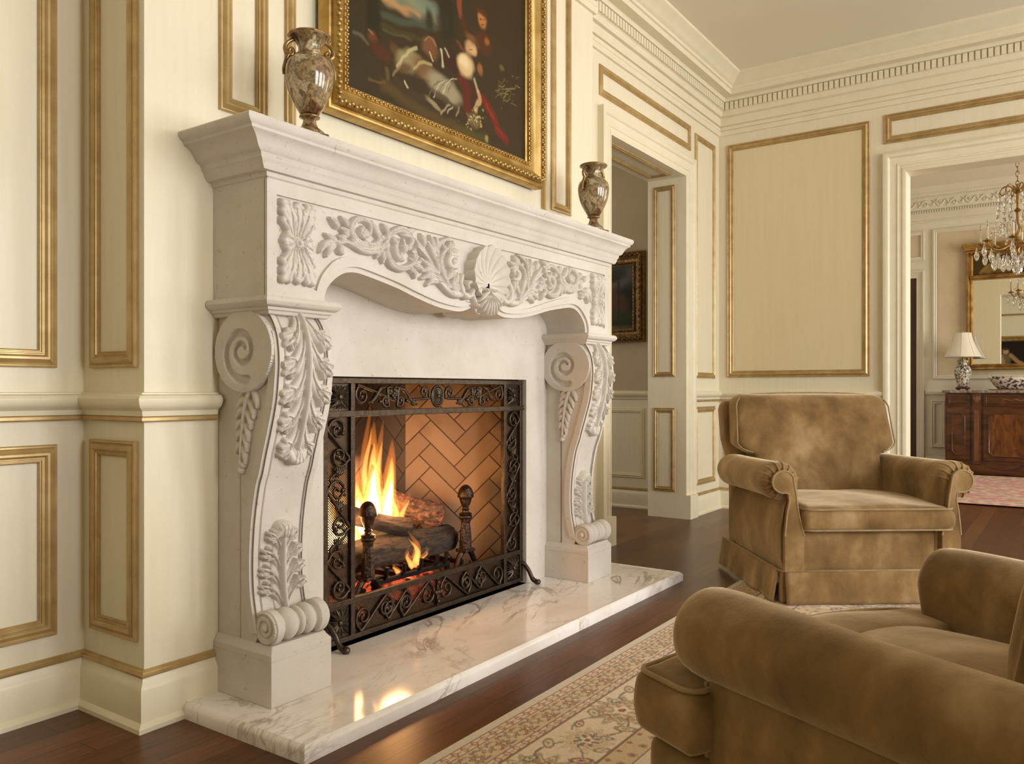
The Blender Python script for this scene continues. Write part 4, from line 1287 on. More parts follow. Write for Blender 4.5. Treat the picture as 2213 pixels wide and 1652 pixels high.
def brick_panel(name, p0, p1, z0, z1, nrm, seed):
    p0, p1 = np.array(p0), np.array(p1)
    L = np.linalg.norm(p1 - p0)
    nu, nv = int(L / .0024), int((z1 - z0) / .0024)
    U, V = np.meshgrid(np.linspace(0, L, nu), np.linspace(z0, z1, nv))
    a, b = (U + V) / math.sqrt(2) + seed, (V - U) / math.sqrt(2) + 5
    d, idn = herringbone(a, b, .076)
    dd = d * .076
    joint = np.clip((dd - .0006) / .0022, 0, 1)
    dep = (joint - 1) * .004
    base = np.array([0.40, 0.245, 0.135]) * (0.84 + .28 * idn[..., None])
    wob = .05 * np.sin(U * 17 + V * 9) + .04 * np.sin(V * 31 - U * 23) + .02 * np.sin(U * 71 + V * 53)
    if name == 'back_panel': soot = np.clip((V - .26 + wob - .10 * np.cos((U / L - .42) * 5)) / .26, 0, 1) * np.clip(1.15 - np.abs(U / L - .40) * .7, 0, 1)
    else: soot = np.clip((V - .80 + wob * 1.5) / .45, 0, .75)
    base = base * (1 - .93 * soot[..., None]) + np.array([.007, .005, .004]) * .93 * soot[..., None]
    nz = rng.normal(0, .02, idn.shape)[..., None]
    col = base * (1 + nz) * joint[..., None] + np.array([.045, .022, .013]) * (1 - joint[..., None])
    t = U[..., None] / L
    P = np.concatenate([(p0 + (p1 - p0) * t) + np.array(nrm) * dep[..., None], V[..., None]], -1)
    return grid_mesh(name, P, M['brick'], fb, cols=col, smooth=40)


brick_panel('back_panel', (BX0, BYB), (BX1, BYB), HZ, 1.16, (0, -1), .02)
sp_n = np.array([-(2.12 - BYB) * -1, -(3.075 - BX1)])
sp_n = sp_n / np.linalg.norm(sp_n)
brick_panel('side_panel', (BX1, BYB), (3.075, 2.12), HZ, 1.16, (-.81, -.58), .05)
brick_panel('side_panel', (1.865, 2.12), (BX0, BYB), HZ, 1.16, (.81, -.58), .03)
MB().box(1.86, 3.08, 2.10, 2.72, 1.10, 1.15).build('smoke_lintel', M['soot'], fb, smooth=0)
mb = MB().box(1.862, 1.885, 2.096, 2.13, HZ, .965).box(3.055, 3.078, 2.096, 2.13, HZ, .965).box(1.862, 3.078, 2.096, 2.13, .945, .968)
mb.build('iron_lining', M['iron_black'], fb, smooth=0)
MB().box(BX0 - .25, BX1 + .25, 2.13, BYB, HZ - .02, HZ + .004).build('firebox_floor', M['soot'], fb, smooth=0)

# embers
def lump(mb, c, r, n=2, seed=0, sq=(1, 1, 1)):
    bm = bmesh.new()
    bmesh.ops.create_icosphere(bm, subdivisions=n, radius=1)
    rs = random.Random(seed)
    ph = [rs.uniform(0, 6) for _ in range(6)]
    vs = []
    for v in bm.verts:
        p = v.co
        k = 1 + .16 * math.sin(3 * p.x + ph[0]) * math.sin(3.3 * p.y + ph[1]) + .14 * math.sin(5 * p.z + ph[2] + 2 * p.x) + .07 * math.sin(9 * p.y + ph[3])
        vs.append((c[0] + p.x * r * k * sq[0], c[1] + p.y * r * k * sq[1], c[2] + p.z * r * k * sq[2]))
    fs = [tuple(v.index for v in f.verts) for f in bm.faces]
    bm.free()
    mb.add(vs, fs)


mb = MB()
rs = random.Random(5)
for i in range(150):
    x, y = rs.uniform(2.19, 2.76), rs.uniform(2.19, 2.46)
    if abs(x - 2.47) > .22 and y > 2.40: continue
    lump(mb, (x, y, HZ + .022 + rs.random() * .05), rs.uniform(.018, .034), 2, i, (1, 1, .8))
mb.build('ember_bed', M['ember'], smooth=60, label='heap of glowing red and grey embers under the grate', cat='embers', kind='stuff')

g = thing('fire_grate', 'black iron grate holding the burning logs above the embers', 'grate', (2.47, 2.3, HZ))
mb = MB().box(2.235, 2.70, 2.188, 2.202, .170, .190).box(2.255, 2.69, 2.42, 2.434, .170, .190)
mb.build('cross_bar', M['iron_black'], g, smooth=0, bevel=.003)
for x in (2.30, 2.40, 2.50, 2.60, 2.66):
    MB().tube(smooth_path([(x, 2.175, .235), (x, 2.182, .20), (x, 2.21, .185), (x, 2.32, .180), (x, 2.43, .185), (x, 2.455, .24)], 24), .009, 6, flat=1).build('grate_bar', M['iron_black'], g)
for x, y in ((2.25, 2.195), (2.685, 2.195), (2.27, 2.427), (2.68, 2.427)): MB().box(x - .009, x + .009, y - .008, y + .008, HZ, .172).build('leg', M['iron_black'], g, smooth=0)


def log(name_label, p0, p1, r, m, seed, bend=.01, r1=None):
    p0, p1 = Vector(p0), Vector(p1)
    ax = (p1 - p0).normalized()
    L = (p1 - p0).length
    a = ax.cross(Vector((0, 0, 1))).normalized()
    b = a.cross(ax)
    rs = random.Random(seed)
    ph = [rs.uniform(0, 6.3) for _ in range(8)]
    rings = []
    n, k = 40, 36
    for i in range(k + 1):
        t = i / k
        e = min(1, min(t, 1 - t) * 16 + .84)
        ring = []
        R = (r + ((r1 or r) - r) * t) * e
        for q in range(n):
            w = 2 * PI * q / n
            f = 1 + .07 * math.sin(2 * w + ph[0] + t * 2) + .05 * math.sin(5 * w + ph[1] + 3 * t) + .03 * math.sin(9 * w + 8 * t + ph[2]) + .025 * math.sin(14 * w + 5 * math.sin(6 * t + ph[3])) + .05 * math.sin(7 * t + ph[4])
            c = p0 + ax * (L * t) + b * (bend * math.sin(t * PI * 1.5 + ph[5]))
            ring.append(c + a * (math.cos(w) * R * f) + b * (math.sin(w) * R * f))
        rings.append(ring)
    root = MB().loft(rings, cap=False).build('fire_log', m, smooth=50, label=name_label, cat='log', group='logs on the fire')
    for rg, s in ((rings[0], -1), (rings[-1], 1)):
        c = sum(rg, Vector()) / n
        mb = MB()
        R2 = [rg, [c + (p - c) * .72 + ax * s * .004 for p in rg], [c + (p - c) * .4 - ax * s * .002 for p in rg], [c + (p - c) * .06 + ax * s * .003 for p in rg]]
        mb.loft(R2, cap=True).build('cut_end', M['log_end'] if m != M['char'] else m, root, smooth=60)
    return root


log('thick bark-covered log lying lengthwise across the front of the grate', (2.13, 2.275, .262), (2.86, 2.315, .268), .066, M['bark'], 3, r1=.056)
log('slim charred log leaning diagonally on the front log, in the flames', (2.20, 2.34, .44), (2.53, 2.27, .350), .036, M['char'], 8, .004)
log('glowing log with cut end resting at the back right of the fire', (2.50, 2.47, .47), (2.80, 2.33, .362), .050, M['glow_log'], 13, .006)
log('rear log mostly hidden behind the flames at the back of the grate', (2.20, 2.44, .268), (2.76, 2.45, .268), .052, M['bark'], 21)

# flames: tongues of thin glowing gas, nested by heat
def tongue(mb, base, tip, r, seed, n=20, k=22, wob=.024):
    base, tip = Vector(base), Vector(tip)
    rs = random.Random(seed)
    p1, p2, fq = rs.uniform(0, 6), rs.uniform(0, 6), rs.uniform(3, 6)
    rings = []
    for i in range(k + 1):
        t = i / k
        rad = r * (math.sin(min(1, t * 3.2) * PI / 2) * (1 - t) ** .72 * 1.12 + .0015)
        c = base.lerp(tip, t) + Vector((wob * math.sin(fq * t + p1) * t, wob * .6 * math.cos(fq * t + p2) * t, 0))
        rings.append([c + Vector((math.cos(2 * PI * q / n) * rad, math.sin(2 * PI * q / n) * rad * .7, 0)) for q in range(n)])
    mb.loft(rings)


fire = thing('fire', 'bright yellow and orange flames rising from the logs in the firebox', 'fire', (2.43, 2.33, .30), kind='stuff')
spec = [  # base x, y, z, height, radius, lean
    (2.40, 2.37, .32, .38, .062, .00), (2.445, 2.38, .33, .47, .060, -.01), (2.49, 2.36, .32, .40, .058, .01), (2.535, 2.36, .32, .27, .042, .0), (2.36, 2.37, .32, .30, .052, -.02),
    (2.30, 2.37, .29, .27, .062, .0), (2.245, 2.38, .28, .36, .064, -.02), (2.19, 2.37, .27, .40, .066, -.01), (2.14, 2.36, .27, .32, .060, -.02), (2.09, 2.36, .27, .22, .05, .0), (2.47, 2.40, .36, .44, .036, .03), (2.42, 2.39, .36, .52, .028, -.03),
    (2.325, 2.33, .30, .15, .036, .0), (2.27, 2.32, .29, .14, .036, .02), (2.215, 2.33, .28, .18, .038, .01), (2.50, 2.205, .185, .17, .028, -.02), (2.475, 2.208, .185, .10, .024, .0), (2.53, 2.205, .185, .09, .022, .01), (2.38, 2.20, .185, .05, .020, .01), (2.56, 2.34, .33, .16, .028, .02)]
for nm, sc_, hs, mk in (('outer_flame', 1.0, 1.0, 'flame_outer'), ('yellow_flame', .74, .80, 'flame_mid'), ('white_heart', .52, .58, 'flame_core')):
    mb = MB()
    for i, (x, y, z, h, r, l) in enumerate(spec):
        if nm == 'white_heart' and i in (3, 10, 11, 12, 13, 14, 15, 16, 17, 18, 19): continue
        tongue(mb, (x, y, z + .004), (x + l * hs, y, z + h * hs), r * sc_, i)
    mb.build(nm, M[mk], fire, smooth=60)
for nm, loc, pw, rad in (('firelight', (2.44, 2.25, .46), 4.6, .07), ('firelight', (2.25, 2.26, .40), 1.8, .05)):
    d = bpy.data.lights.new(nm, 'POINT')
    d.energy, d.color, d.shadow_soft_size = pw, (1.0, 0.50, 0.19), rad
    o = bpy.data.objects.new(nm, d)
    o.location = loc
    COL.objects.link(o)


def andiron(x, y, label):
    t = thing('andiron', label, 'andiron', (x, y, HZ), group='pair of andirons in front of the fire')
    b = M['bronze']
    # arched foot with two curled legs
    mb = MB()
    for s in (-1, 1):
        mb.tube(smooth_path([(x, y, .215), (x + s * .030, y, .205), (x + s * .058, y, .165), (x + s * .070, y, .11), (x + s * .078, y, HZ + .012), (x + s * .098, y - .004, HZ + .014)], 28), [.013] * 8 + [.012] * 12 + [.013] * 9, 10)
    mb.tube(smooth_path([(x - .04, y, .16), (x - .02, y, .125), (x, y, .118), (x + .02, y, .125), (x + .04, y, .16)], 16), .007, 8)
    mb.build('foot', b, t, smooth=50)
    MB().box(x - .034, x + .034, y - .030, y + .030, .208, .222).build('base_plate', b, t, smooth=0, bevel=.003)
    mb = MB()
    rings = []
    for z, w, c in ((.222, .028, .30), (.28, .026, .30), (.335, .0205, .3), (.352, .024, .3), (.358, .030, .3), (.366, .030, .3), (.370, .022, .3)):
        rg = []
        for q in range(8):
            sx, sy = ((1, c), (c, 1), (-c, 1), (-1, c), (-1, -c), (-c, -1), (c, -1), (1, -c))[q]
            rg.append((x + sx * w, y + sy * w, z))
        rings.append(rg)
    mb.loft(rings).build('post', b, t, smooth=0, bevel=.0015)
    MB().lathe([(.001, .368), (.026, .369), (.029, .373), (.026, .377), (.015, .381), (.013, .388), (.018, .392), (.013, .397), (.014, .403), (.001, .405)], (x, y, 0), 24).build('collar', b, t, smooth=40)
    # head finial: egg with brow, nose, mouth and chin turned towards the room
    def headfn(u, P):
        return P
    bm = bmesh.new()
    bmesh.ops.create_uvsphere(bm, u_segments=40, v_segments=30, radius=1)
    fdir = Vector((-.25, -.97, 0)).normalized()
    sd = Vector((fdir.y, -fdir.x, 0))
    for v in bm.verts:
        p = v.co.copy()
        f, s_, z = p.dot(fdir), p.dot(sd), p.z
        k = .80 + .20 * max(-.9, z) if z < 0 else 1.0
        rr = Vector((0, 0, 0))
        nose = .16 * math.exp(-((s_ / .12) ** 2) - ((z + .12) / .24) ** 2) if f > 0 else 0
        brow = .06 * math.exp(-((z - .14) / .08) ** 2 - (s_ / .5) ** 2) if f > 0 else 0
        eye = -.07 * (math.exp(-(((s_ - .28) / .13) ** 2) - ((z - .02) / .08) ** 2) + math.exp(-(((s_ + .28) / .13) ** 2) - ((z - .02) / .08) ** 2)) if f > 0 else 0
        mouth = .05 * math.exp(-((s_ / .2) ** 2) - ((z + .47) / .05) ** 2) - .05 * math.exp(-((s_ / .22) ** 2) - ((z + .56) / .035) ** 2) if f > 0 else 0
        chin = .07 * math.exp(-((s_ / .22) ** 2) - ((z + .75) / .14) ** 2) if f > 0 else 0
        v.co = Vector((x, y, .448)) + (Vector((p.x, p.y, 0)) * k * .036 + Vector((0, 0, z * .054))) + fdir * (.036 * (nose + brow + eye + mouth + chin))
    me = bpy.data.meshes.new('finial_head')
    bm.to_mesh(me)
    bm.free()
    finish('finial_head', me, b, t, 60)
    MB().box(x - .010, x + .010, y + .02, y + .20, .150, .168).build('shank', M['iron_black'], t, smooth=0)
    return t


andiron(2.198, 2.178, 'left bronze andiron with head finial, in front of the flames')
andiron(2.828, 2.205, 'right bronze andiron with head finial, clear of the flames before the brick side')

# ------------------------------------------------------------------ wrought iron fire screen
sc = thing('fire_screen', 'dark wrought iron fire screen with scrollwork panels, standing on the marble hearth', 'fire screen', (2.47, 2.07, HZ))
SY = 2.072
iron = M['iron']
X0, X1, Z0, Z1 = 1.872, 3.068, .050, .962
xi = [(X0, X0 + .022), (2.000, 2.020), (2.922, 2.942), (X1 - .022, X1)]
zi = [(Z0, Z0 + .018), (.176, .196), (.826, .848), (Z1 - .020, Z1)]
mb = MB()
for a, b in xi: mb.box(a, b, SY - .010, SY + .010, Z0, Z1)
for a, b in zi: mb.box(X0, X1, SY - .011, SY + .009, a, b)
mb.build('frame', iron, sc, smooth=0, bevel=.002)
sf = lambda u, v, h=0: (u, SY - .004 - h, v)


def spiral(c, r, turns, start, sgn, n=40, inner=.28):
    out = []
    for t in np.linspace(0, 1, n):
        R = r * (1 - (1 - inner) * t)
        a = start + sgn * turns * 2 * PI * t
        out.append((c[0] + R * math.cos(a), c[1] + R * math.sin(a)))
    return out


def scroll_pair(mb, c0, c1, r0, r1, sgn, w=.0046):
    """an S scroll: spiral at c0 joined to a spiral at c1"""
    d = math.atan2(c1[1] - c0[1], c1[0] - c0[0])
    s0 = spiral(c0, r0, 1.45, d - sgn * PI / 2, -sgn, 44, .16)[::-1]
    s1 = spiral(c1, r1, 1.45, d + sgn * PI / 2, -sgn, 44, .16)
    pts = s0[::2] + s1[::2]
    q = smooth_path(pts, 130)
    k = len(q)
    rad = [w * (.75 + .45 * math.sin(PI * i / (k - 1))) for i in range(k)]
    mb.tube([sf(u, v) for u, v in q], rad, 8)
    for e in (pts[0], pts[-1]): mb.rbox(sf(e[0], e[1], .001), (w * 1.5,) * 3, w * 1.4, 2)


def beads(mb, pts, r):
    for u, v in pts: mb.rbox(sf(u, v, .004), (r, r, r), r * .95, 3)


# side panels
for (a, b), s in (((X0 + .022, 2.000), 1), ((2.942, X1 - .022), -1)):
    xc, w = (a + b) / 2, (b - a)
    mb = MB()
    zz = [.236, .335, .455, .575, .690, .785]
    for i in range(5):
        k = 1 if i % 2 else -1
        if i == 1 or i == 3:
            mb.tube([sf(u, v) for u, v in smooth_path([(xc + s * .030, zz[i] - .02), (xc - s * .038, zz[i] + .04), (xc + s * .036, zz[i] + .085), (xc - s * .020, zz[i + 1] + .01)], 40)], .0044, 8)
            for q in range(3): mb.tube([sf(u, v) for u, v in smooth_path([(xc, zz[i] + .045), (xc + s * (q - 1) * .014, zz[i] + .062), (xc + s * (q - 1) * .022, zz[i] + .074 + .006 * (q == 1))], 10)], [.003] * 3 + [.007] * 4 + [.003] * (len(smooth_path([(0, 0)] * 3, 10)) - 7), 8)
            continue
        scroll_pair(mb, (xc - s * .006 * k, zz[i] + .002), (xc + s * .006 * k, zz[i + 1] - .002), .041, .041, s * -k)
    beads(mb, [(xc + .018 * math.sin(k * 1.7), z) for k, z in enumerate(np.linspace(.25, .77, 9))], .008)
    for z in (.385, .515, .635):
        for q in range(5): mb.tube([sf(xc + .004 * q - .008, z), sf(xc + (q - 2) * .011, z + .030 - .004 * abs(q - 2))], [.0055, .0025], 6)
    mb.build('scrollwork_panel', iron, sc, smooth=50)
    MB().box(a - .004, b + .004, SY + .004, SY + .0052, .19, .83).build('wire_mesh', M['wire'], sc, smooth=0)
# bottom panel
mb = MB()
zc = .122
xs_ = [2.066, 2.190, 2.285, 2.412]
for s in (1, -1):
    X = lambda x: x if s == 1 else 2 * 2.471 - x
    scroll_pair(mb, (X(xs_[0]), zc - .006), (X(xs_[1] - .012), zc + .006), .043, .040, s)
    scroll_pair(mb, (X(xs_[1] + .012), zc - .004), (X(xs_[2]), zc + .004), .034, .036, s)
    scroll_pair(mb, (X(xs_[2] + .004), zc - .006), (X(xs_[3]), zc + .002), .040, .045, s)
mb.tube([sf(2.471, .070), sf(2.471, .178)], .006, 8)
beads(mb, [(2.471, .085), (2.471, .122), (2.471, .160), (2.456, .122), (2.486, .122)], .011)
mb.build('scrollwork_panel', iron, sc, smooth=50)
MB().box(2.016, 2.926, SY + .004, SY + .0052, .064, .180).build('wire_mesh', M['wire'], sc, smooth=0)
# top panel
mb = MB()
zc = .895
for s in (1, -1):
    X = lambda x: x if s == 1 else 2 * 2.471 - x
    scroll_pair(mb, (X(2.058), zc + .006), (X(2.215), zc + .012), .036, .022, -s)
    mb.tube([sf(X(u), v) for u, v in smooth_path([(2.085, zc - .022), (2.115, zc - .010), (2.150, zc + .03), (2.178, zc + .035)], 24)], [.004] * 6 + [.009] * 12 + [.004] * 7, 8)
    scroll_pair(mb, (X(2.178), zc - .016), (X(2.200), zc + .020), .023, .016, s)
    scroll_pair(mb, (X(2.255), zc - .016), (X(2.234), zc + .020), .023, .016, -s)
    mb.tube([sf(X(u), v) for u, v in smooth_path([(2.245, zc + .036), (2.280, zc + .022), (2.315, zc - .016), (2.350, zc - .030)], 24)], [.004] * 6 + [.008] * 12 + [.004] * 7, 8)
    scroll_pair(mb, (X(2.395), zc + .014), (X(2.330), zc - .022), .030, .012, -s)
    beads(mb, [(X(2.217), zc - .004), (X(2.217), zc + .012), (X(2.209), zc + .004), (X(2.225), zc + .004), (X(2.217), zc + .026), (X(2.145), zc - .018), (X(2.288), zc - .016)], .008)
for r in (.040, .031): mb.tube([sf(2.471 + r * .88 * math.cos(t), zc + r * math.sin(t)) for t in np.linspace(0, 2 * PI, 40, endpoint=False)], .005, 8, closed=True)
for q in range(18):
    a = q * PI / 9
    mb.tube([sf(2.471, zc, .006), sf(2.471 + .026 * math.cos(a), zc + .030 * math.sin(a), .003)], [.0025, .004], 6)
beads(mb, [(2.471, zc)], .010)
mb.build('scrollwork_panel', iron, sc, smooth=50)
# corner rosettes on their plates
for (a, b) in ((X0 + .022, 2.000), (2.942, X1 - .022)):
    for (c, d) in ((Z0 + .018, .176), (.848, Z1 - .02)):
        xc, zc_, hw, hh = (a + b) / 2, (c + d) / 2, (b - a) / 2 - .004, (d - c) / 2 - .003
        mb = MB()
        mb.box(a, b, SY + .001, SY + .005, c, d)
        for q in range(24):
            an = q * PI / 12
            k = 1 / max(abs(math.cos(an)), abs(math.sin(an))) * (.92 if q % 2 else .8)
            k = min(k, 1.28)
            ex, ez = xc + hw * k * math.cos(an), zc_ + hh * k * math.sin(an)
            ex, ez = min(max(ex, xc - hw), xc + hw), min(max(ez, zc_ - hh), zc_ + hh)
            mx_, mz_ = xc + (ex - xc) * .6, zc_ + (ez - zc_) * .6
            mb.tube([sf(xc, zc_, .004), sf(mx_, mz_, .010 if q % 2 else .006), sf(ex, ez, .0)], [.0025, .0060, .0020], 6, flat=.8)
        mb.rbox(sf(xc, zc_, .008), (.011, .009, .011), .008, 4)
        mb.build('rosette', iron, sc, smooth=50)
for x, s in ((X0 + .012, 1), (X1 - .008, 1)):
    mb = MB().tube(smooth_path([(x, SY - .008, .135), (x + .005 * s, SY - .020, .128), (x + .012, SY - .040, .100), (x + .018, SY - .056, .064), (x + .024, SY - .072, .052)], 24), [.009] * 8 + [.0095] * 10 + [.011] * 7, 10)
    mb.lathe([(.001, -.009), (.011, -.008), (.0145, -.002), (.0145, .005), (.010, .011), (.001, .0125)], (x + .026, SY - .078, HZ + .010), 18)
    mb.build('foot', iron, sc, smooth=50)
MB().lathe([(.001, 0), (.008, 0), (.008, .006), (.012, .012), (.009, .02), (.001, .022)], (X1 - .002, SY, .838), 14, 'x').build('hinge_knob', iron, sc, smooth=50)

# ------------------------------------------------------------------ pictures
def paint_canvas(u0, v0, items, bg, scale=1.0, warp=.004):
    """soft brushwork: every patch has a feathered, slightly wandering edge"""
    u = u0 + warp * (np.sin(v0 * 61 + 2 * np.sin(u0 * 37)) + .6 * np.sin(u0 * 131 + v0 * 83))
    v = v0 + warp * (np.sin(u0 * 57 + 2 * np.sin(v0 * 43)) + .6 * np.sin(v0 * 127 - u0 * 71))
    img = np.ones(u.shape + (3,)) * lin(bg)
    for it in items:
        if it[0] == 'b':
            _, cx, cz, rx, rz, ang, c, soft = it
            a = math.radians(-ang)
            du, dv = u - cx, v - cz
            x, y = (du * math.cos(a) + dv * math.sin(a)) / rx, (-du * math.sin(a) + dv * math.cos(a)) / rz
            d = np.sqrt(x * x + y * y)
            k = np.clip((1.22 - d) / (.35 + .75 * soft), 0, 1)
            amp = .95 if soft < .7 else .85
        else:
            _, q, r, c, soft = it
            Q = smooth_path(q, 24)
            d = np.full(u.shape, 9.0)
            for (a, b), (a2, b2) in zip(Q[:-1], Q[1:]):
                ex, ez = a2 - a, b2 - b
                L2 = ex * ex + ez * ez + 1e-12
                t = np.clip(((u - a) * ex + (v - b) * ez) / L2, 0, 1)
                d = np.minimum(d, np.hypot(u - a - t * ex, v - b - t * ez) * (1 + .5 * np.abs(t * 0)))
            k = np.clip((1.35 - d / max(r, .003)) / (.5 + .8 * soft), 0, 1)
            amp = .72
        k = k * k * (3 - 2 * k) * amp
        img = img * (1 - k[..., None]) + lin(c) * k[..., None]
    return np.clip(img * scale, 0, 1)


def ornate_frame(name, root, fn, u0, u1, v0, v1, w, dep, m, beads_at=(), bead_r=.008):
    """picture frame: sweep of a deep scoop profile with carved beaded runs"""
    p = [(0, 0), (0, .55), (.04, .68), (.10, .70), (.14, .62), (.17, .62), (.20, .86), (.26, 1.0), (.32, .96), (.36, .84), (.40, .80), (.52, .62), (.66, .46), (.76, .42), (.78, .50), (.84, .55), (.90, .50), (.92, .36), (1.0, .30), (1.0, .10)]
    fr = MB().sweep([(u0, v0), (u1, v0), (u1, v1), (u0, v1)], [(a * w, b * dep) for a, b in p], fn, closed=True).build(name, m, root, smooth=28)
    for o, h, r in beads_at:
        mb = MB()
        a0, a1, b0, b1 = u0 + o * w, u1 - o * w, v0 + o * w, v1 - o * w
        step = r * 2.0
        i = 0
        for (sa, sb), (ea, eb) in (((a0, b0), (a1, b0)), ((a1, b0), (a1, b1)), ((a1, b1), (a0, b1)), ((a0, b1), (a0, b0))):
            L = math.hypot(ea - sa, eb - sb)
            n = int(L / step)
            for q in range(n):
                t = (q + .5) / n
                du, dv = (ea - sa) / L, (eb - sb) / L
                k = .35 * r if q % 2 else -.35 * r
                c = fn(sa + (ea - sa) * t - dv * k, sb + (eb - sb) * t + du * k, h * dep)
                mb.rbox(c, (r, r, r), r * .98, 2)
        mb.build('carved_run', m, fr, smooth=60)
    return fr


pic = thing('framed_painting', 'large dark oil painting of reclining figures in a wide gilt frame, above the mantelpiece', 'painting', (2.505, 2.05, 1.845))
fn = lambda u, v, h: (u, 2.060 - h, v)
ornate_frame('gilt_frame', pic, fn, 1.848, 3.165, 1.848, 2.99, .112, .070, M['gilt'], [(.26, 1.0, .0085), (.84, .56, .0055)])
cu, cv = np.meshgrid(np.linspace(1.952, 3.062, 480), np.linspace(1.950, 2.885, 400))
cols = paint_canvas(cu, cv, PAINT, (58, 46, 22), .86, .0028)
cols *= (1 + .10 * np.sin(cu * 900 + 3 * np.sin(cv * 200)) * np.sin(cv * 700))[..., None]
grid_mesh('canvas', np.stack([cu, np.full_like(cu, 2.044), cv], -1), M['oil'], pic, cols=cols)
MB().box(1.86, 3.155, 2.056, 2.0745, 1.86, 2.975).build('backing_board', M['door_wood'], pic, smooth=0)

land = thing('framed_painting', 'small dark landscape painting with a tall tree, in an ornate frame on the hall wall', 'painting', (5.70, 3.06, 1.29))
fn = lambda u, v, h: (5.744 - h, u, v)
ornate_frame('carved_frame', land, fn, 2.715, 3.50, 1.292, 1.995, .105, .06, M['dark_gilt'], [(.26, 1.0, .011), (.84, .56, .007)])
cu, cv = np.meshgrid(np.linspace(2.81, 3.405, 130), np.linspace(1.39, 1.90, 120))
it = [('b', 3.0, 1.85, .5, .16, 0, (70, 78, 84), .8), ('b', 2.95, 1.78, .3, .08, 20, (96, 92, 84), .8), ('b', 3.05, 1.63, .16, .10, 10, (98, 70, 50), .8), ('b', 2.93, 1.58, .10, .10, 0, (84, 58, 42), .8),
      ('b', 3.0, 1.50, .25, .06, 0, (58, 64, 32), .8), ('b', 2.9, 1.47, .1, .05, 0, (40, 54, 26), .7), ('b', 3.1, 1.40, .4, .035, 0, (92, 88, 60), .8), ('s', [(2.945, 1.44), (2.94, 1.6), (2.945, 1.80)], .010, (58, 42, 26), .5), ('b', 2.95, 1.82, .09, .055, 10, (48, 46, 30), .7), ('b', 3.03, 1.80, .07, .05, 0, (52, 46, 32), .7),
      ('b', 3.3, 1.6, .1, .25, 0, (34, 34, 22), .6)]
grid_mesh('canvas', np.stack([np.full_like(cu, 5.726), cu, cv], -1), M['oil'], land, cols=paint_canvas(cu, cv, it, (38, 36, 26)))

port = thing('framed_painting', 'portrait of a seated figure in a gilt frame, seen reflected in the dining-room mirror', 'painting', (-2.95, 1.15, .98))
fn = lambda u, v, h: (-2.994 + h, u, v)
PY0, PY1, PZ0, PZ1 = .80, 1.94, 1.32, 2.28
ornate_frame('gilt_frame', port, fn, PY0, PY1, PZ0, PZ1, .12, .06, M['gilt'])
cu, cv = np.meshgrid(np.linspace(PY0 + .11, PY1 - .11, 120), np.linspace(PZ0 + .11, PZ1 - .11, 100))
c0, c1 = (PY0 + PY1) / 2, (PZ0 + PZ1) / 2
it = [('b', c0 + .05, c1 + .10, .07, .09, 0, (196, 150, 108), .4), ('b', c0 + .05, c1 + .17, .075, .05, 0, (50, 30, 18), .4), ('b', c0 + .05, c1 - .12, .13, .17, 0, (110, 96, 66), .5), ('s', [(c0 - .06, c1), (c0 - .2, c1 - .15), (c0 - .3, c1 - .22)], .05, (190, 145, 104), .5), ('s', [(c0 + .15, c1 - .02), (c0 + .10, c1 - .2)], .05, (186, 140, 100), .5),
      ('b', c0 + .24, c1 - .2, .13, .14, 0, (120, 136, 140), .5), ('b', c0, c1 - .3, .4, .07, 0, (60, 44, 28), .6)]
grid_mesh('canvas', np.stack([np.full_like(cu, -2.976), cu, cv], -1), M['oil'], port, cols=paint_canvas(cu, cv, it, (30, 22, 15)))

# ------------------------------------------------------------------ vases on the shelf
SHZ = 1.652


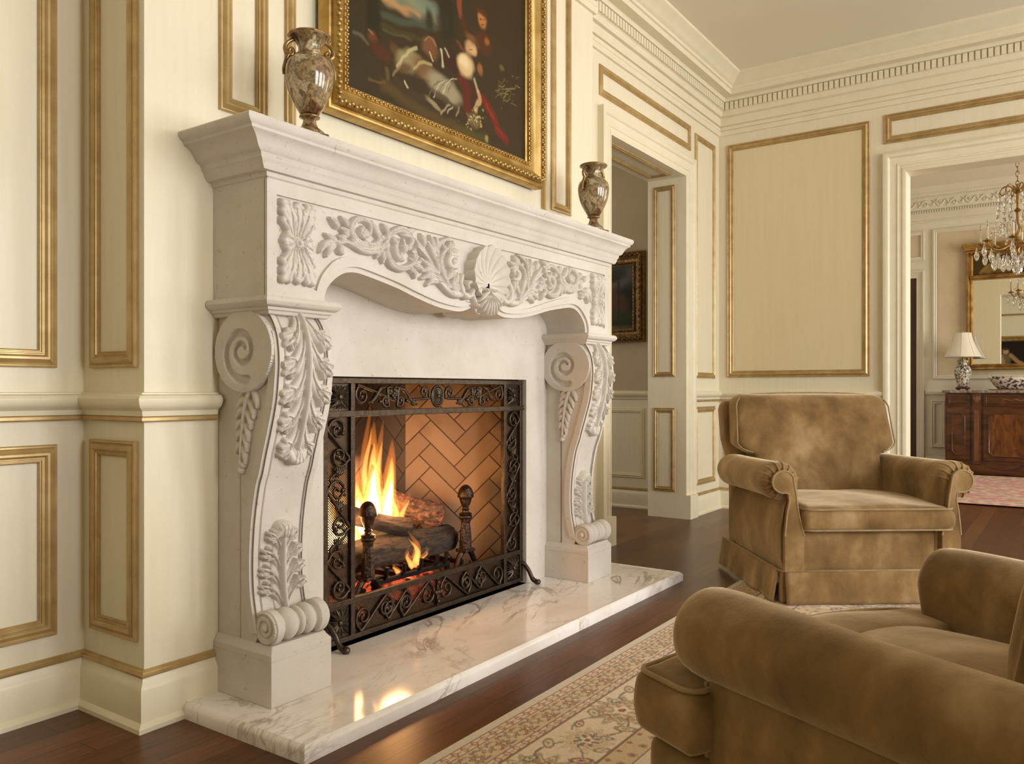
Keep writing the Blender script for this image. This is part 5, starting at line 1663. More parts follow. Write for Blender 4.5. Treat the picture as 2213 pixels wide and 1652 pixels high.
def vase(x, y, label, rot, h=.385):
    k = h / .385
    t = thing('vase', label, 'vase', (x, y, SHZ), group=None)
    O = (x, y, SHZ)
    # square foot
    mb = MB()
    hw = .062 * k
    ax, ay = Vector((math.cos(rot), math.sin(rot), 0)), Vector((-math.sin(rot), math.cos(rot), 0))
    mb.obox((x, y, SHZ + .011 * k), ax, ay, (0, 0, 1), hw, hw, .011 * k)
    mb.build('square_base', M['glaze_base'], t, smooth=0, bevel=.005)
    mb = MB().lathe([(r * k, z * k) for r, z in ((.002, .022), (.056, .022), (.058, .028), (.054, .036), (.042, .046), (.030, .056), (.024, .070), (.022, .082), (.026, .086), (.033, .090), (.034, .095), (.028, .100), (.002, .101))], O, 48)
    mb.build('foot', M['glaze'], t, smooth=50)
    prof = [(.002, .099), (.030, .100), (.040, .112), (.056, .140), (.071, .172), (.081, .205), (.0855, .235), (.085, .258), (.079, .280), (.066, .296), (.052, .305), (.047, .309)]
    prof = [tuple(p) for p in smooth_path(prof, 60)] + [(.002, .309)]
    MB().lathe([(r * k, z * k) for r, z in prof], O, 64).build('body', M['glaze'], t, smooth=60)
    prof = [(.046, .307), (.041, .318), (.0395, .332), (.043, .345), (.054, .358), (.066, .366), (.073, .370), (.0735, .377), (.069, .382), (.066, .380), (.058, .372), (.045, .362), (.036, .350), (.034, .33), (.034, .31)]
    MB().lathe([(r * k, z * k) for r, z in [tuple(p) for p in smooth_path(prof, 60)]], O, 64).build('neck', M['glaze'], t, smooth=60)
    mb = MB().tube([(x + .0725 * k * math.cos(a), y + .0725 * k * math.sin(a), SHZ + .3755 * k) for a in np.linspace(0, 2 * PI, 48, endpoint=False)], .0042 * k, 8, closed=True)
    mb.build('gilded_rim', M['glaze_gold'], t, smooth=60)
    mb = MB()
    mb.tube([(x + .047 * k * math.cos(a), y + .047 * k * math.sin(a), SHZ + .309 * k) for a in np.linspace(0, 2 * PI, 40, endpoint=False)], .003 * k, 6, closed=True)
    mb.build('gilded_collar', M['glaze_gold'], t, smooth=60)
    mb = MB()
    mb.tube([(x + .0335 * k * math.cos(a), y + .0335 * k * math.sin(a), SHZ + .0925 * k) for a in np.linspace(0, 2 * PI, 40, endpoint=False)], .003 * k, 6, closed=True)
    mb.build('gilded_foot_ring', M['glaze_gold'], t, smooth=60)
    for s in (0, PI):
        a = rot + s
        d = Vector((math.cos(a), math.sin(a), 0))
        pt = lambda r, z: Vector(O) + d * (r * k) + Vector((0, 0, z * k))
        sp = [(.048, .362), (.062, .358), (.078, .345), (.083, .326), (.076, .310), (.064, .305), (.056, .314), (.058, .326), (.066, .328), (.069, .320)]
        mb = MB().tube([pt(r, z) for r, z in smooth_path(sp, 50)], np.concatenate([np.linspace(.006, .009, 20), np.linspace(.009, .004, 40)])[:len(smooth_path(sp, 50))] * k, 8)
        mb.tube([pt(r, z) for r, z in smooth_path([(.072, .306), (.0805, .285), (.0885, .258), (.089, .235)], 16)], list(np.linspace(.009, .004, len(smooth_path([(.072, .306), (.0805, .285), (.0885, .258), (.089, .235)], 16))) * k), 8)
        mb.build('handle', M['glaze_gold'], t, smooth=60)
    return t


vase(1.640, 1.865, 'brown and cream glazed vase on the left end of the stone shelf', PI * .80, .322)
vase(3.355, 1.855, 'mottled brown glazed vase on the right end of the stone shelf, nearest the doorway', PI * .93, .328)

# ------------------------------------------------------------------ rugs
def runs_(a, b, f0, f1, fine, coarse):
    return np.unique(np.round(np.concatenate([np.arange(a, f0, coarse), np.arange(f0, f1, fine), np.arange(f1, b, coarse), [b]]), 5))


RX0, RX1, RY0, RY1 = 0.35, 3.86, -1.25, 1.31
gx, gy = runs_(RX0, RX1, 1.15, 3.86, .0042, .03), runs_(RY0, RY1, .15, 1.31, .0042, .03)
U, V = np.meshgrid(gx, gy)
dy = np.minimum(RY1 - V, V - RY0)
dx = np.minimum(U - RX0, RX1 - U)
d = np.minimum(dx, dy)                       # distance from the nearest edge
along = np.where(dy <= dx, U, V)
C = np.ones(U.shape + (3,)) * np.array([.60, .52, .39])
cream, red, olive, line, teal, tan = [lin(c) for c in ((218, 200, 168), (146, 74, 56), (160, 136, 92), (128, 100, 70), (98, 104, 98), (202, 178, 136))]


def put(mask, c, a=1.0):
    global C
    k = (mask.astype(float) * a)[..., None]
    C = C * (1 - k) + c * k


put(d > .030, tan)
for e in (.030, .060, .135, .162): put(np.abs(d - e) < .0030, line)
for lo, hi in ((.033, .057), (.138, .159)):
    m = (d > lo) & (d < hi)
    put(m, cream, .75)
    ph = np.mod(along, .040) - .020
    q = np.hypot(ph, (d - (lo + hi) / 2))
    put(m & (np.abs(q - .0085) < .0028), red, .8)
    put(m & (q < .003), red, .6)
    put(m & (np.abs(ph) > .014) & (np.abs(d - (lo + hi) / 2) < .004), olive, .7)
m = (d > .063) & (d < .132)
for off, sg in ((0, 1), (.055, -1)):
    ph = np.mod(along + off, .11) - .055
    cd = .0975 + sg * .008
    q, th = np.hypot(ph, d - cd), np.arctan2(d - cd, ph)
    R = .019 + .005 * np.cos(7 * th + off * 90)
    put(m & (q < R), olive, .75)
    put(m & (np.abs(q - R) < .0022), line)
    put(m & (q < .011 + .003 * np.cos(5 * th)), red if sg > 0 else tan, .85)
    put(m & (q < .005), cream)
vine = .0975 + .026 * np.sin(along * 2 * PI / .11)
put(m & (np.abs(d - vine) < .0022), line, .9)
for off, c in ((.028, red), (.083, teal), (.014, olive), (.097, red)):
    ph2 = np.mod(along + off, .11) - .055
    for dd in (.073, .121): put(m & (np.hypot(ph2 / 1.5, d - dd) < .0055), c, .8)
# wide border with palmettes
m = (d > .165) & (d < .355)
put(m, cream)
per = .46
for off, sc_, c1, c2 in ((0, 1.0, olive, red), (.23, .72, tan, teal)):
    ph = np.mod(along + off, per) - per / 2
    cd = .262 + (.012 if off else -.004)
    q, th = np.hypot(ph / 1.15, d - cd), np.arctan2(d - cd, ph)
    R = sc_ * .072
    put(m & (q < R * 1.22 + .016 * sc_ * np.cos(14 * th)), line, .35)
    put(m & (q < R * 1.14 + .014 * sc_ * np.cos(14 * th)), c1, .85)
    put(m & (np.abs(q - R * .95 - .012 * np.cos(14 * th)) < .0022), cream)
    put(m & (q < R * .72 + .006 * np.cos(10 * th)), red)
    put(m & (q < R * .66 + .006 * np.cos(10 * th)), tan)
    put(m & (q < R * .50 + .010 * np.cos(8 * th)), c2 if off else olive, .9)
    put(m & (q < R * .34 + .005 * np.cos(5 * th + 1)), cream)
    put(m & (q < R * .16), red)
v1 = .262 + .062 * np.sin((along) * 2 * PI / per)
far_ = np.abs(np.mod(along, per / 2) - per / 4)
put(m & (np.abs(d - v1) < .0035) & (far_ < .075), line)
v2 = .262 - .070 * np.sin((along + .03) * 2 * PI / per)
put(m & (np.abs(d - v2) < .003) & (far_ < .08), teal, .8)
for off, dd, rr, cc in ((.06, .20, .016, olive), (.11, .325, .017, olive), (.15, .205, .012, red), (.19, .31, .010, teal), (.30, .20, .015, olive), (.34, .32, .016, red), (.40, .21, .012, teal), (.42, .33, .010, olive), (.02, .335, .010, red), (.26, .335, .012, olive)):
    ph = np.mod(along + off, per) - per / 2
    a = off * 40
    x2, y2 = ph * math.cos(a) + (d - dd) * math.sin(a), -ph * math.sin(a) + (d - dd) * math.cos(a)
    q = np.hypot(x2 / 1.9, y2)
    put(m & (q < rr * 1.1), line, .8)
    put(m & (q < rr * .92), cc, .85)
    put(m & (np.abs(q - rr * .5) < .0025), cream, .8)
for e in (.355, .385, .43): put(np.abs(d - e) < .0030, line)
m = (d > .358) & (d < .427)
put(m, tan)
ph = np.mod(along, .06) - .03
put(m & (np.hypot(ph, d - .371) < .008), red, .8)
put(m & (np.hypot(ph, d - .408) < .013), olive, .8)
put(m & (np.hypot(ph, d - .408) < .006), red, .9)
m = d > .433
put(m, cream)
fx_, fy_ = np.mod(U, .34) - .17, np.mod(V, .30) - .15
q, th = np.hypot(fx_, fy_), np.arctan2(fy_, fx_)
put(m & (q < .075 + .014 * np.cos(8 * th)), olive, .7)
put(m & (q < .050 + .01 * np.cos(8 * th)), red, .8)
put(m & (q < .036), tan)
put(m & (q < .018 + .006 * np.cos(6 * th)), teal, .8)
put(m & (np.abs(fy_ - .10 * np.sin(U * 2 * PI / .34)) < .0035), line)
C *= (1 + rng.normal(0, .05, U.shape))[..., None]
rug = grid_mesh('patterned_rug', np.stack([U, V, .011 + .0012 * np.sin(V * 9 + U * 3)], -1), M['wool'], None, cols=np.clip(C, 0, 1), smooth=60,
                top_label='cream and tan patterned wool rug under the two velvet armchairs', cat='rug')
MB().box(RX0, RX1, RY0, RY1, .001, .009).build('rug_edge', mat('cream_rug_edge', (.60, .52, .39), .95, sc=200), rug, smooth=0)

gx, gy = np.arange(7.42, 9.95, .018), np.arange(-1.6, 1.12, .018)
U, V = np.meshgrid(gx, gy)
d = np.minimum(np.minimum(U - gx[0], gx[-1] - U), np.minimum(V - gy[0], gy[-1] - V))
C = np.ones(U.shape + (3,)) * lin((192, 160, 134))
w = np.sin(U * 23 + 2.2 * np.sin(V * 11)) * np.sin(V * 17 + 1.6 * np.sin(U * 13)) + .5 * np.sin(U * 51 + V * 20) * np.sin(V * 47 - U * 12)
put(w > .12, lin((176, 70, 78)), .85)
put(w < -.62, lin((120, 96, 84)), .7)
m = d < .30
put(m, lin((196, 166, 134)))
w2 = np.sin(U * 31) * np.sin(V * 29 + 1) + .4 * np.sin(U * 60 + V * 35)
put(m & (w2 > .45), lin((104, 86, 74)), .8)
put(m & (w2 < -.5), lin((172, 84, 84)), .8)
put(d < .035, lin((150, 40, 48)))
C *= (1 + rng.normal(0, .08, U.shape))[..., None]
grid_mesh('red_rug', np.stack([U, V, np.full_like(U, .011)], -1), M['wool'], None, cols=np.clip(C, 0, 1), top_label='faded red and beige patterned rug on the dining-room floor', cat='rug')

# ------------------------------------------------------------------ velvet armchairs
VEL, PIP = M['velvet'], M['piping']


def sring(cx, cy, z, hx, hy, e=4.0, n=48, tilt=0.0):
    out = []
    for q in range(n):
        a = 2 * PI * q / n
        c, s = math.cos(a), math.sin(a)
        x = math.copysign(abs(c) ** (2 / e), c) * hx
        y = math.copysign(abs(s) ** (2 / e), s) * hy
        out.append((cx + x, cy + y, z + tilt * y))
    return out


def soft_loft(mb, levels, e=5.0, n=64, tilt=0.0):
    """levels: (z, cx, cy, hx, hy); closes softly at both ends"""
    rings = []
    z0, cx, cy, hx, hy = levels[0]
    rings.append(sring(cx, cy, z0, hx * .3, hy * .3, e, n, tilt))
    rings.append(sring(cx, cy, z0, hx * .8, hy * .8, e, n, tilt))
    for (z, cx, cy, hx, hy) in levels: rings.append(sring(cx, cy, z, hx, hy, e, n, tilt))
    z1, cx, cy, hx, hy = levels[-1]
    rings.append(sring(cx, cy, z1, hx * .8, hy * .8, e, n, tilt))
    rings.append(sring(cx, cy, z1, hx * .3, hy * .3, e, n, tilt))
    mb.loft(rings)
    return rings


def cushion(mb, x0, x1, y0, y1, z0, z1, r=.035, crown=.025, n=(22, 22, 8), tee=None):
    c = ((x0 + x1) / 2, (y0 + y1) / 2, (z0 + z1) / 2)
    h = ((x1 - x0) / 2, (y1 - y0) / 2, (z1 - z0) / 2)

    def fn(u, P):
        k = max(0, 1 - u[0] ** 2) * max(0, 1 - u[1] ** 2)
        z = P.z + (crown * k ** .6 if u[2] > 0 else -.2 * crown * k) * abs(u[2])
        bul = .008 * (1 - u[2] ** 2)
        x = P.x + (bul if u[0] > .9 else -bul if u[0] < -.9 else 0)
        y = P.y + (bul if u[1] > .9 else -bul if u[1] < -.9 else 0)
        if tee: x, y, z = tee(x, y, z)
        z += .003 * math.sin(x * 17 + y * 9) * (1 if u[2] > .5 else 0)
        return (x, y, z)
    mb.rbox(c, h, r, fn=fn, m=n)


def rect_path(x0, x1, y0, y1, r, n=6):
    out = []
    for cx, cy, a0 in ((x1 - r, y1 - r, 0), (x0 + r, y1 - r, PI / 2), (x0 + r, y0 + r, PI), (x1 - r, y0 + r, 3 * PI / 2)):
        for q in range(n + 1):
            a = a0 + q * PI / 2 / n
            out.append((cx + r * math.cos(a), cy + r * math.sin(a)))
    # straight runs subdivided
    res = []
    for i, p in enumerate(out):
        q = out[(i + 1) % len(out)]
        k = max(1, int(math.hypot(q[0] - p[0], q[1] - p[1]) / .03))
        for j in range(k): res.append((p[0] + (q[0] - p[0]) * j / k, p[1] + (q[1] - p[1]) * j / k))
    return res


# --- the armchair facing the room; local x across, y to the back, front at y = 0
root = thing('armchair', 'golden brown velvet armchair with scroll arms and skirt, standing by the far wall panel', 'armchair', (3.482 + .39 * .606, 1.016 - .39 * .795, 0), math.atan2(-.795, .606))
arm_c, arm_z, arm_r = .388, .530, .069


def skirt_panel(x0, y0, x1, y1, nx, ny, seed, z0=.0145, z1=.150, flare=.020):
    """gathered cloth panel from (x0, y0) to (x1, y1), outward normal (nx, ny)"""
    m, k = 40, 10
    P = np.zeros((k + 1, m + 1, 3))
    for j in range(k + 1):
        t = j / k
        for i in range(m + 1):
            s = i / m
            o = flare * (1 - t) + .0035 * math.sin(s * 19 + seed) * (1 - t) + .002 * math.sin(s * 41 + seed * 2) * (1 - t)
            P[j, i] = (x0 + (x1 - x0) * s + nx * o, y0 + (y1 - y0) * s + ny * o, z0 + (z1 - z0) * t)
    o = grid_mesh('skirt_panel', P, VEL, root, smooth=60)
    sol = o.modifiers.new('solid', 'SOLIDIFY')
    sol.thickness = .008
    sol.offset = 0
    return o


W = .408
body = MB().box(-.375, .375, .015, .78, .10, .315).build('body', VEL, root, smooth=0, bevel=.02, seg=4)
skirt_panel(-W + .030, -.004, W - .030, -.004, 0, -1, 1)
skirt_panel(-W + .012, .80, -W + .012, .030, -1, 0, 2)
skirt_panel(W - .012, .030, W - .012, .80, 1, 0, 3)
for x_ in (-W + .020, W - .05): MB().box(x_, x_ + .03, .006, .05, .0145, .145).build('corner_pleat', VEL, root, smooth=0, bevel=.004)
mb = MB()
mb.tube([(-W + .012, .80, .151), (-W + .010, .02, .151), (-W + .022, -.006, .151), (W - .022, -.006, .151), (W - .010, .02, .151), (W - .012, .80, .151)], .0045, 8)
mb.build('skirt_piping', PIP, root, smooth=60)


def facing_outline(s):
    cx = s * arm_c
    out = [(cx + s * .005 - s * .0, .148)]
    pts = []
    # outer side going up
    pts += [(cx + s * (-.006), .150), (cx + s * (-.006), .30), (cx + s * (-.016), .40), (cx + s * (-.026), .450), (cx + s * (-.022), .480)]
    r = .047
    a0, a1 = -115, 250
    for q in range(28):
        a = math.radians(-100 + q * (250 / 27))
        pts.append((cx + s * (r * math.cos(a)), arm_z + r * math.sin(a)))
    pts += [(cx - s * .056, .47), (cx - s * .062, .41), (cx - s * .078, .345), (cx - s * .088, .30), (cx - s * .088, .150)]
    return pts


for s in (-1, 1):
    cx = s * arm_c
    rings = []
    for y, kr in ((.012, .86), (.018, 1.02), (.035, 1.14), (.07, 1.18), (.16, 1.14), (.30, 1.13), (.45, 1.13), (.60, 1.15), (.66, 1.14), (.70, 1.0), (.715, .6)):
        r = arm_r * kr
        ring = []
        for q in range(36):
            a = math.radians(-120 + q * (300 / 35))
            ring.append((cx + s * r * math.cos(a), y, arm_z + r * math.sin(a) - .02 * max(0, y - .1)))
        ring += [(cx - s * (r * .95), y, .46), (cx - s * .088, y, .38), (cx - s * .105, y, .30), (cx - s * .105, y, .20), (cx - s * .09, y, .12), (cx - s * .02, y, .12), (cx + s * .004, y, .20), (cx + s * .004, y, .32), (cx - s * .012, y, .42)]
        rings.append(ring)
    arm = MB().loft(rings).build('arm', VEL, root, smooth=70)
    MB().prism(facing_outline(s), -.012, .022, lambda u, v, h: (u, h, v)).build('arm_facing', VEL, arm, smooth=30, bevel=.004)
    MB().tube([(u, -.011, v) for u, v in facing_outline(s)[1:-1]], .0040, 8).build('facing_piping', PIP, arm, smooth=60)
    mb = MB()
    for q in range(11):
        a = math.radians(-70 + q * 24)
        r0, r1, r2 = .048, arm_r * 1.065, arm_r * 1.125
        c, sn = math.cos(a), math.sin(a)
        mb.tube(smooth_path([(cx + s * r0 * c, .004, arm_z + r0 * sn), (cx + s * (r1) * c, .024, arm_z + r1 * sn), (cx + s * r2 * c, .058, arm_z + r2 * sn), (cx + s * r2 * .985 * c, .10, arm_z + r2 * .985 * sn)], 14), .0048, 8)
    mb.build('gathers', VEL, arm, smooth=70)
mb = MB()
cushion(mb, -.303, .347, -.030, .56, .318, .418, .028, .030, (26, 26, 8))
sc_ = mb.build('seat_cushion', VEL, root, smooth=60)
for z in (.414, .326):
    MB().tube([(x, y, z) for x, y in rect_path(-.306, .350, -.034, .56, .045)], 0.0038, 8, closed=True).build('piping', PIP, sc_, smooth=60)


def back_y(z): return .555 + (z - .42) * .27


def back_hw(z):
    z1 = .60
    if z < z1: return .318
    if z < .66: return .318 + .078 * math.sin((z - z1) / .06 * PI / 2)
    return .396 - .012 * max(0, (z - .66) / .24)


mb = MB()
lev = []
for z in np.concatenate([np.linspace(.395, .60, 9), np.linspace(.61, .66, 5), np.linspace(.68, .845, 8)]):
    lev.append((z, 0, back_y(z) + .015, back_hw(z), .078 + .016 * math.sin((z - .395) / .48 * PI)))
for q in range(1, 8):
    a = q / 7 * PI / 2
    lev.append((.845 + .055 * math.sin(a), 0, back_y(.86) + .015, .384 - .062 * (1 - math.cos(a)), .090 * math.cos(a) * .85 + .013))
soft_loft(mb, lev, 6.5, 72, tilt=0)
bc = mb.build('back_cushion', VEL, root, smooth=70)
pp = [(-.318 if z < .60 else -back_hw(z), z) for z in np.linspace(.63, .84, 9)]
pth = [(x, back_y(z) - .058, z) for x, z in pp] + [(-.37, back_y(.87) - .045, .872), (-.325, back_y(.9) - .022, .893), (-.2, back_y(.9) - .012, .903), (0, back_y(.9) - .010, .906)]
pth = [(-.325, back_y(.60) - .066, .612)] + pth
pth2 = pth + [(-x, y, z) for x, y, z in pth[::-1][1:]]
MB().tube(smooth_path(pth2, 120), .0038, 8).build('piping', PIP, bc, smooth=60)
mb = MB()
lev = []
for z in np.linspace(.12, .80, 16): lev.append((z, 0, back_y(max(z, .42)) + .145, .385 + .025 * max(0, min(1, (z - .55) / .1)), .075))
for q in range(1, 7):
    a = q / 6 * PI / 2
    lev.append((.80 + .065 * math.sin(a), 0, back_y(.82) + .145, .410 - .030 * (1 - math.cos(a)), .075 * math.cos(a) + .006))
soft_loft(mb, lev, 6.0, 64)
mb.build('back_frame', VEL, root, smooth=60)

# --- the armchair in the foreground; local x towards the near arm, y to the back
w_ = Vector((.888, -.46, 0))
f_ = Vector((.46, .888, 0))
root = thing('armchair', 'brown velvet armchair with fat rolled arms and T-shaped seat cushion, in the near right foreground', 'armchair', (1.544, .024, 0), math.atan2(.46, -.888))
MB().box(-.30, .30, -.40, .44, .014, .280).build('body', VEL, root, smooth=0, bevel=.02, seg=4)
MB().rbox((0, -.418, .150), (.432, .074, .136), .030, n=10).build('front_rail', VEL, root, smooth=60)
for s in (1, -1):
    cx, r0, zc = s * (.335 if s > 0 else .352), .081, .474 if s > 0 else .484
    rings = []
    for y, k in ((-.450, .30), (-.448, .60), (-.442, .84), (-.430, .97), (-.412, 1.02), (-.37, 1.05), (-.31, 1.04), (-.2, 1.0), (-.05, .97), (.1, .97), (.3, .97), (.48, .97), (.50, .8)):
        r = r0 * k
        ring = [(cx + s * r * math.cos(math.radians(-128 + q * (308 / 33))), y, zc + r * math.sin(math.radians(-128 + q * (308 / 33))) + .0012 * math.sin(9 * y + q * .7)) for q in range(34)]
        yy = max(y, -.346 if s > 0 else -.424)
        kk = min(1, k)
        ring += [(cx - s * r0 * .985 * kk, yy, .42), (cx - s * r0 * .97 * kk, yy, .36), (cx - s * r0 * .96 * kk, yy, .30), (cx - s * r0 * .9 * kk, yy, .20), (cx, yy, .18), (cx + s * .04 * kk, yy, .22), (cx + s * .048 * kk, yy, .34), (cx + s * .02 * kk, yy, .40)]
        rings.append(ring)
    arm = MB().loft(rings).build('arm', VEL, root, smooth=70)
    MB().box(min(cx - s * .06, cx + s * .061), max(cx - s * .06, cx + s * .061), -.362, .48, .014, .420).build('arm_panel', VEL, arm, smooth=0, bevel=.012, seg=4)
    MB().tube([(cx + s * .0600, -.362, z) for z in np.linspace(.03, .410, 12)], .0040, 8).build('piping', PIP, arm, smooth=60)
mb = MB()
cushion(mb, -.268, .255, -.503, .26, .288, .402, .026, .050, (26, 34, 8))
fc = mb.build('seat_cushion', VEL, root, smooth=60)
mb = MB()


def front_crown(x, y, z):
    return (x, y, z + (.030 * max(0, 1 - (x / .40) ** 2) if z > .35 else 0))


cushion(mb, -.436, .442, -.503, -.350, .285, .400, .017, .018, (54, 16, 10), tee=front_crown)
mb.build('cushion_front', VEL, fc, smooth=60)
pth = rect_path(-.433, .439, -.505, -.352, .030)
pth = [p for p in pth if not (p[1] > -.36 and abs(p[0]) < .27)]
k0 = max(range(len(pth)), key=lambda i: math.dist(pth[i], pth[i - 1]))
pth = pth[k0:] + pth[:k0]
MB().tube([(x, y, .399 + .034 * max(0, 1 - (x / .40) ** 2)) for x, y in pth], .0050, 8).build('piping', PIP, fc, smooth=60)
mb = MB()
lev = []
for z in np.linspace(.36, .70, 12): lev.append((z, 0, .21 + (z - .4) * .20, .24 + .05 * max(0, min(1, (z - .55) / .08)), .085))
for q in range(1, 7):
    a = q / 6 * PI / 2
    lev.append((.70 + .06 * math.sin(a), 0, .21 + .32 * .2, .29 - .05 * (1 - math.cos(a)), .085 * math.cos(a) + .006))
soft_loft(mb, lev, 5.0, 60)
mb.build('back_cushion', VEL, root, smooth=70)
mb = MB()
lev = [(z, 0, .47 + (max(z, .4) - .4) * .2, .38, .07) for z in np.linspace(.06, .76, 10)]
soft_loft(mb, lev, 6.0, 60)
mb.build('back_frame', VEL, root, smooth=60)
# loose pillow leaning in the corner of the seat
mb = MB()
pc = Vector((1.628, -.008, .530))


def pil(u, P):
    q = Vector((P.x, P.y * max(.10, (1 - abs(u[0]) ** 3.5) * (1 - abs(u[2]) ** 3.5)) ** .5, P.z))
    q = Matrix.Rotation(-.20, 3, 'X') @ q
    return pc + Matrix.Rotation(math.atan2(.46, -.888), 3, 'Z') @ q


mb.rbox((0, 0, 0), (.135, .060, .135), .030, fn=pil, m=(18, 8, 16))
mb.build('throw_pillow', VEL, None, smooth=70, label='small plump brown velvet pillow leaning in the seat of the foreground armchair', cat='pillow')

# ------------------------------------------------------------------ dining room furniture
mg = M['mahogany']
sb = thing('sideboard', 'polished mahogany sideboard with grey marble top, below the dining-room mirror', 'sideboard', (10.33, .34, 0))
Y0, Y1, XFr = -.50, 1.178, 10.10
MB().box(XFr + .012, XD - .03, Y0 + .01, Y1 - .01, .10, .885).build('carcase', mg, sb, smooth=0, bevel=.003)
MB().box(XFr - .015, XD - .02, Y0 - .012, Y1 + .012, .0, .11).build('plinth', mg, sb, smooth=0, bevel=.008)
mb = MB().prism([(XFr - .03, Y0 - .025), (XD - .012, Y0 - .025), (XD - .012, Y1 + .025), (XFr + .05, Y1 + .025), (XFr - .01, Y1 - .01), (XFr - .03, Y1 - .06)], .887, .917, lambda u, v, h: (u, v, h))
mb.build('marble_top', M['marble_top'], sb, smooth=0, bevel=.006, seg=3)
fr = WYZ(XFr + .012)


def cut_panel(u0, u1, v0, v1, c):
    return [(u0, v0 + c), (u0 + c, v0 + c), (u0 + c, v0), (u1 - c, v0), (u1 - c, v0 + c), (u1, v0 + c), (u1, v1 - c), (u1 - c, v1 - c), (u1 - c, v1), (u0 + c, v1), (u0 + c, v1 - c), (u0, v1 - c)]


def chamfer(u0, u1, v0, v1, c):
    return [(u0, v0 + c), (u0 + c, v0), (u1 - c, v0), (u1, v0 + c), (u1, v1 - c), (u1 - c, v1), (u0 + c, v1), (u0, v1 - c)]


for (a, b, mm) in ((.925, 1.15, mg), (-.12, .80, M['mahogany_crotch']), (-.47, -.245, mg)):
    dr = MB().box(XFr - .002, XFr + .02, a, b, .155, .715).build('door', mg, sb, smooth=0, bevel=.003)
    fd = WYZ(XFr - .002)
    MB().prism(chamfer(a + .05, b - .05, .205, .665, .045), 0, .004, fd).build('door_panel', mm, dr, smooth=0)
    MB().sweep(chamfer(a + .045, b - .045, .20, .67, .045), [(0, 0), (0, .006), (.006, .010), (.012, .006), (.012, 0)], fd, closed=True).build('door_moulding', mg, dr, smooth=30)
    dw = MB().box(XFr - .002, XFr + .02, a, b, .745, .870).build('drawer', mg, sb, smooth=0, bevel=.003)
    MB().sweep([(a + .02, .762), (b - .02, .762), (b - .02, .853), (a + .02, .853)], [(0, 0), (0, .004), (.005, .006), (.010, 0)], fd, closed=True).build('drawer_moulding', mg, dw, smooth=30)
for yc in (.862, -.182):
    pl = MB().box(XFr - .022, XFr + .02, yc - .040, yc + .040, .11, .885).build('pilaster', mg, sb, smooth=0, bevel=.003)
    MB().box(XFr - .026, XFr - .02, yc - .024, yc + .024, .15, .70).build('inlay_strip', M['walnut_light'], pl, smooth=0)
    mb = MB()
    for q in range(-2, 3): mb.tube([(XFr - .024, yc + q * .006, .775), (XFr - .034, yc + q * .013, .82), (XFr - .026, yc + q * .015, .855)], [.004, .008, .004], 6)
    mb.build('carved_capital', M['walnut_light'], pl, smooth=60)
for (a, b) in ((-.12, .80),):
    hf = HF(a + .12, b - .12, .79, .83, .003)
    for q in range(20): hf.stroke([(a + .14 + q * .031, .81 + .010 * math.sin(q * 2.1)), (a + .17 + q * .031, .81 + .010 * math.sin((q + 1) * 2.1))], .006, .006)
    hf.mesh('drawer_carving', lambda U, V, H: np.stack([XFr - .004 - H, U, V], -1), M['walnut_light'], sb)

# lamp: patterned jar
lp = thing('table_lamp', 'porcelain jar table lamp with bell-shaped ivory shade, on the left of the sideboard', 'lamp', (10.32, 1.018, .917))
LO = (10.32, 1.018, .917)
mb = MB().lathe([(.002, .012), (.070, .012), (.074, .020), (.070, .030), (.064, .036), (.002, .036)], LO, 32)
for q in range(4):
    a = PI / 4 + q * PI / 2
    mb.rbox((LO[0] + .058 * math.cos(a), LO[1] + .058 * math.sin(a), LO[2] + .008), (.014, .014, .008), .004, 2)
mb.build('wooden_base', M['door_wood'], lp, smooth=40)


def painted_lathe(name, prof, c, parent, pattern, n=96, m=60, sx=1.0, sy=1.0, **kw):
    pr = smooth_path(prof, m)
    T = np.linspace(0, 2 * PI, n + 1)
    R, T2 = np.meshgrid(pr[:, 0], T, indexing='ij')
    Z, _ = np.meshgrid(pr[:, 1], T, indexing='ij')
    P = np.stack([c[0] + R * np.cos(T2) * sx, c[1] + R * np.sin(T2) * sy, c[2] + Z], -1)
    return grid_mesh(name, P, M['porcelain'], parent, cols=pattern(T2, Z), smooth=60, **kw)


def floral(T, Z):
    w = np.sin(T * 9 + 2 * np.sin(Z * 60)) * np.sin(Z * 95 + 1.5 * np.sin(T * 7)) + .55 * np.sin(T * 21 + Z * 80) * np.sin(Z * 170 - T * 5)
    k = np.clip((w - .05) * 6, 0, 1)[..., None]
    return lin((206, 198, 184)) * (1 - k) + lin((62, 56, 62)) * k


painted_lathe('porcelain_jar', [(.045, .036), (.056, .05), (.066, .10), (.080, .16), (.087, .20), (.084, .235), (.066, .265), (.048, .28), (.046, .30), (.056, .315), (.054, .33), (.03, .335)], LO, lp, floral)
MB().lathe([(.002, .33), (.03, .332), (.03, .34), (.010, .345), (.009, .40), (.002, .41)], LO, 20).tube([(LO[0], LO[1], LO[2] + .40), (LO[0], LO[1], LO[2] + .66)], .0035, 6).lathe([(.002, .645), (.006, .648), (.007, .655), (.004, .664), (.001, .67)], LO, 12).build('lamp_stem', M['brass'], lp, smooth=40)
mb = MB()
rings = []
for t in np.linspace(0, 1, 14):
    r = .085 + .103 * (t ** 1.5)
    z = .640 - .272 * t
    rings.append([(LO[0] + r * (1 - .018 * abs(math.sin(4 * a))) * math.cos(a), LO[1] + r * (1 - .018 * abs(math.sin(4 * a))) * math.sin(a), LO[2] + z) for a in np.linspace(0, 2 * PI, 64, endpoint=False)])
mb.loft(rings, cap=False)
sh = mb.build('lamp_shade', M['shade'], lp, smooth=60)
so = sh.modifiers.new('solid', 'SOLIDIFY')
so.thickness = .003
mb = MB()
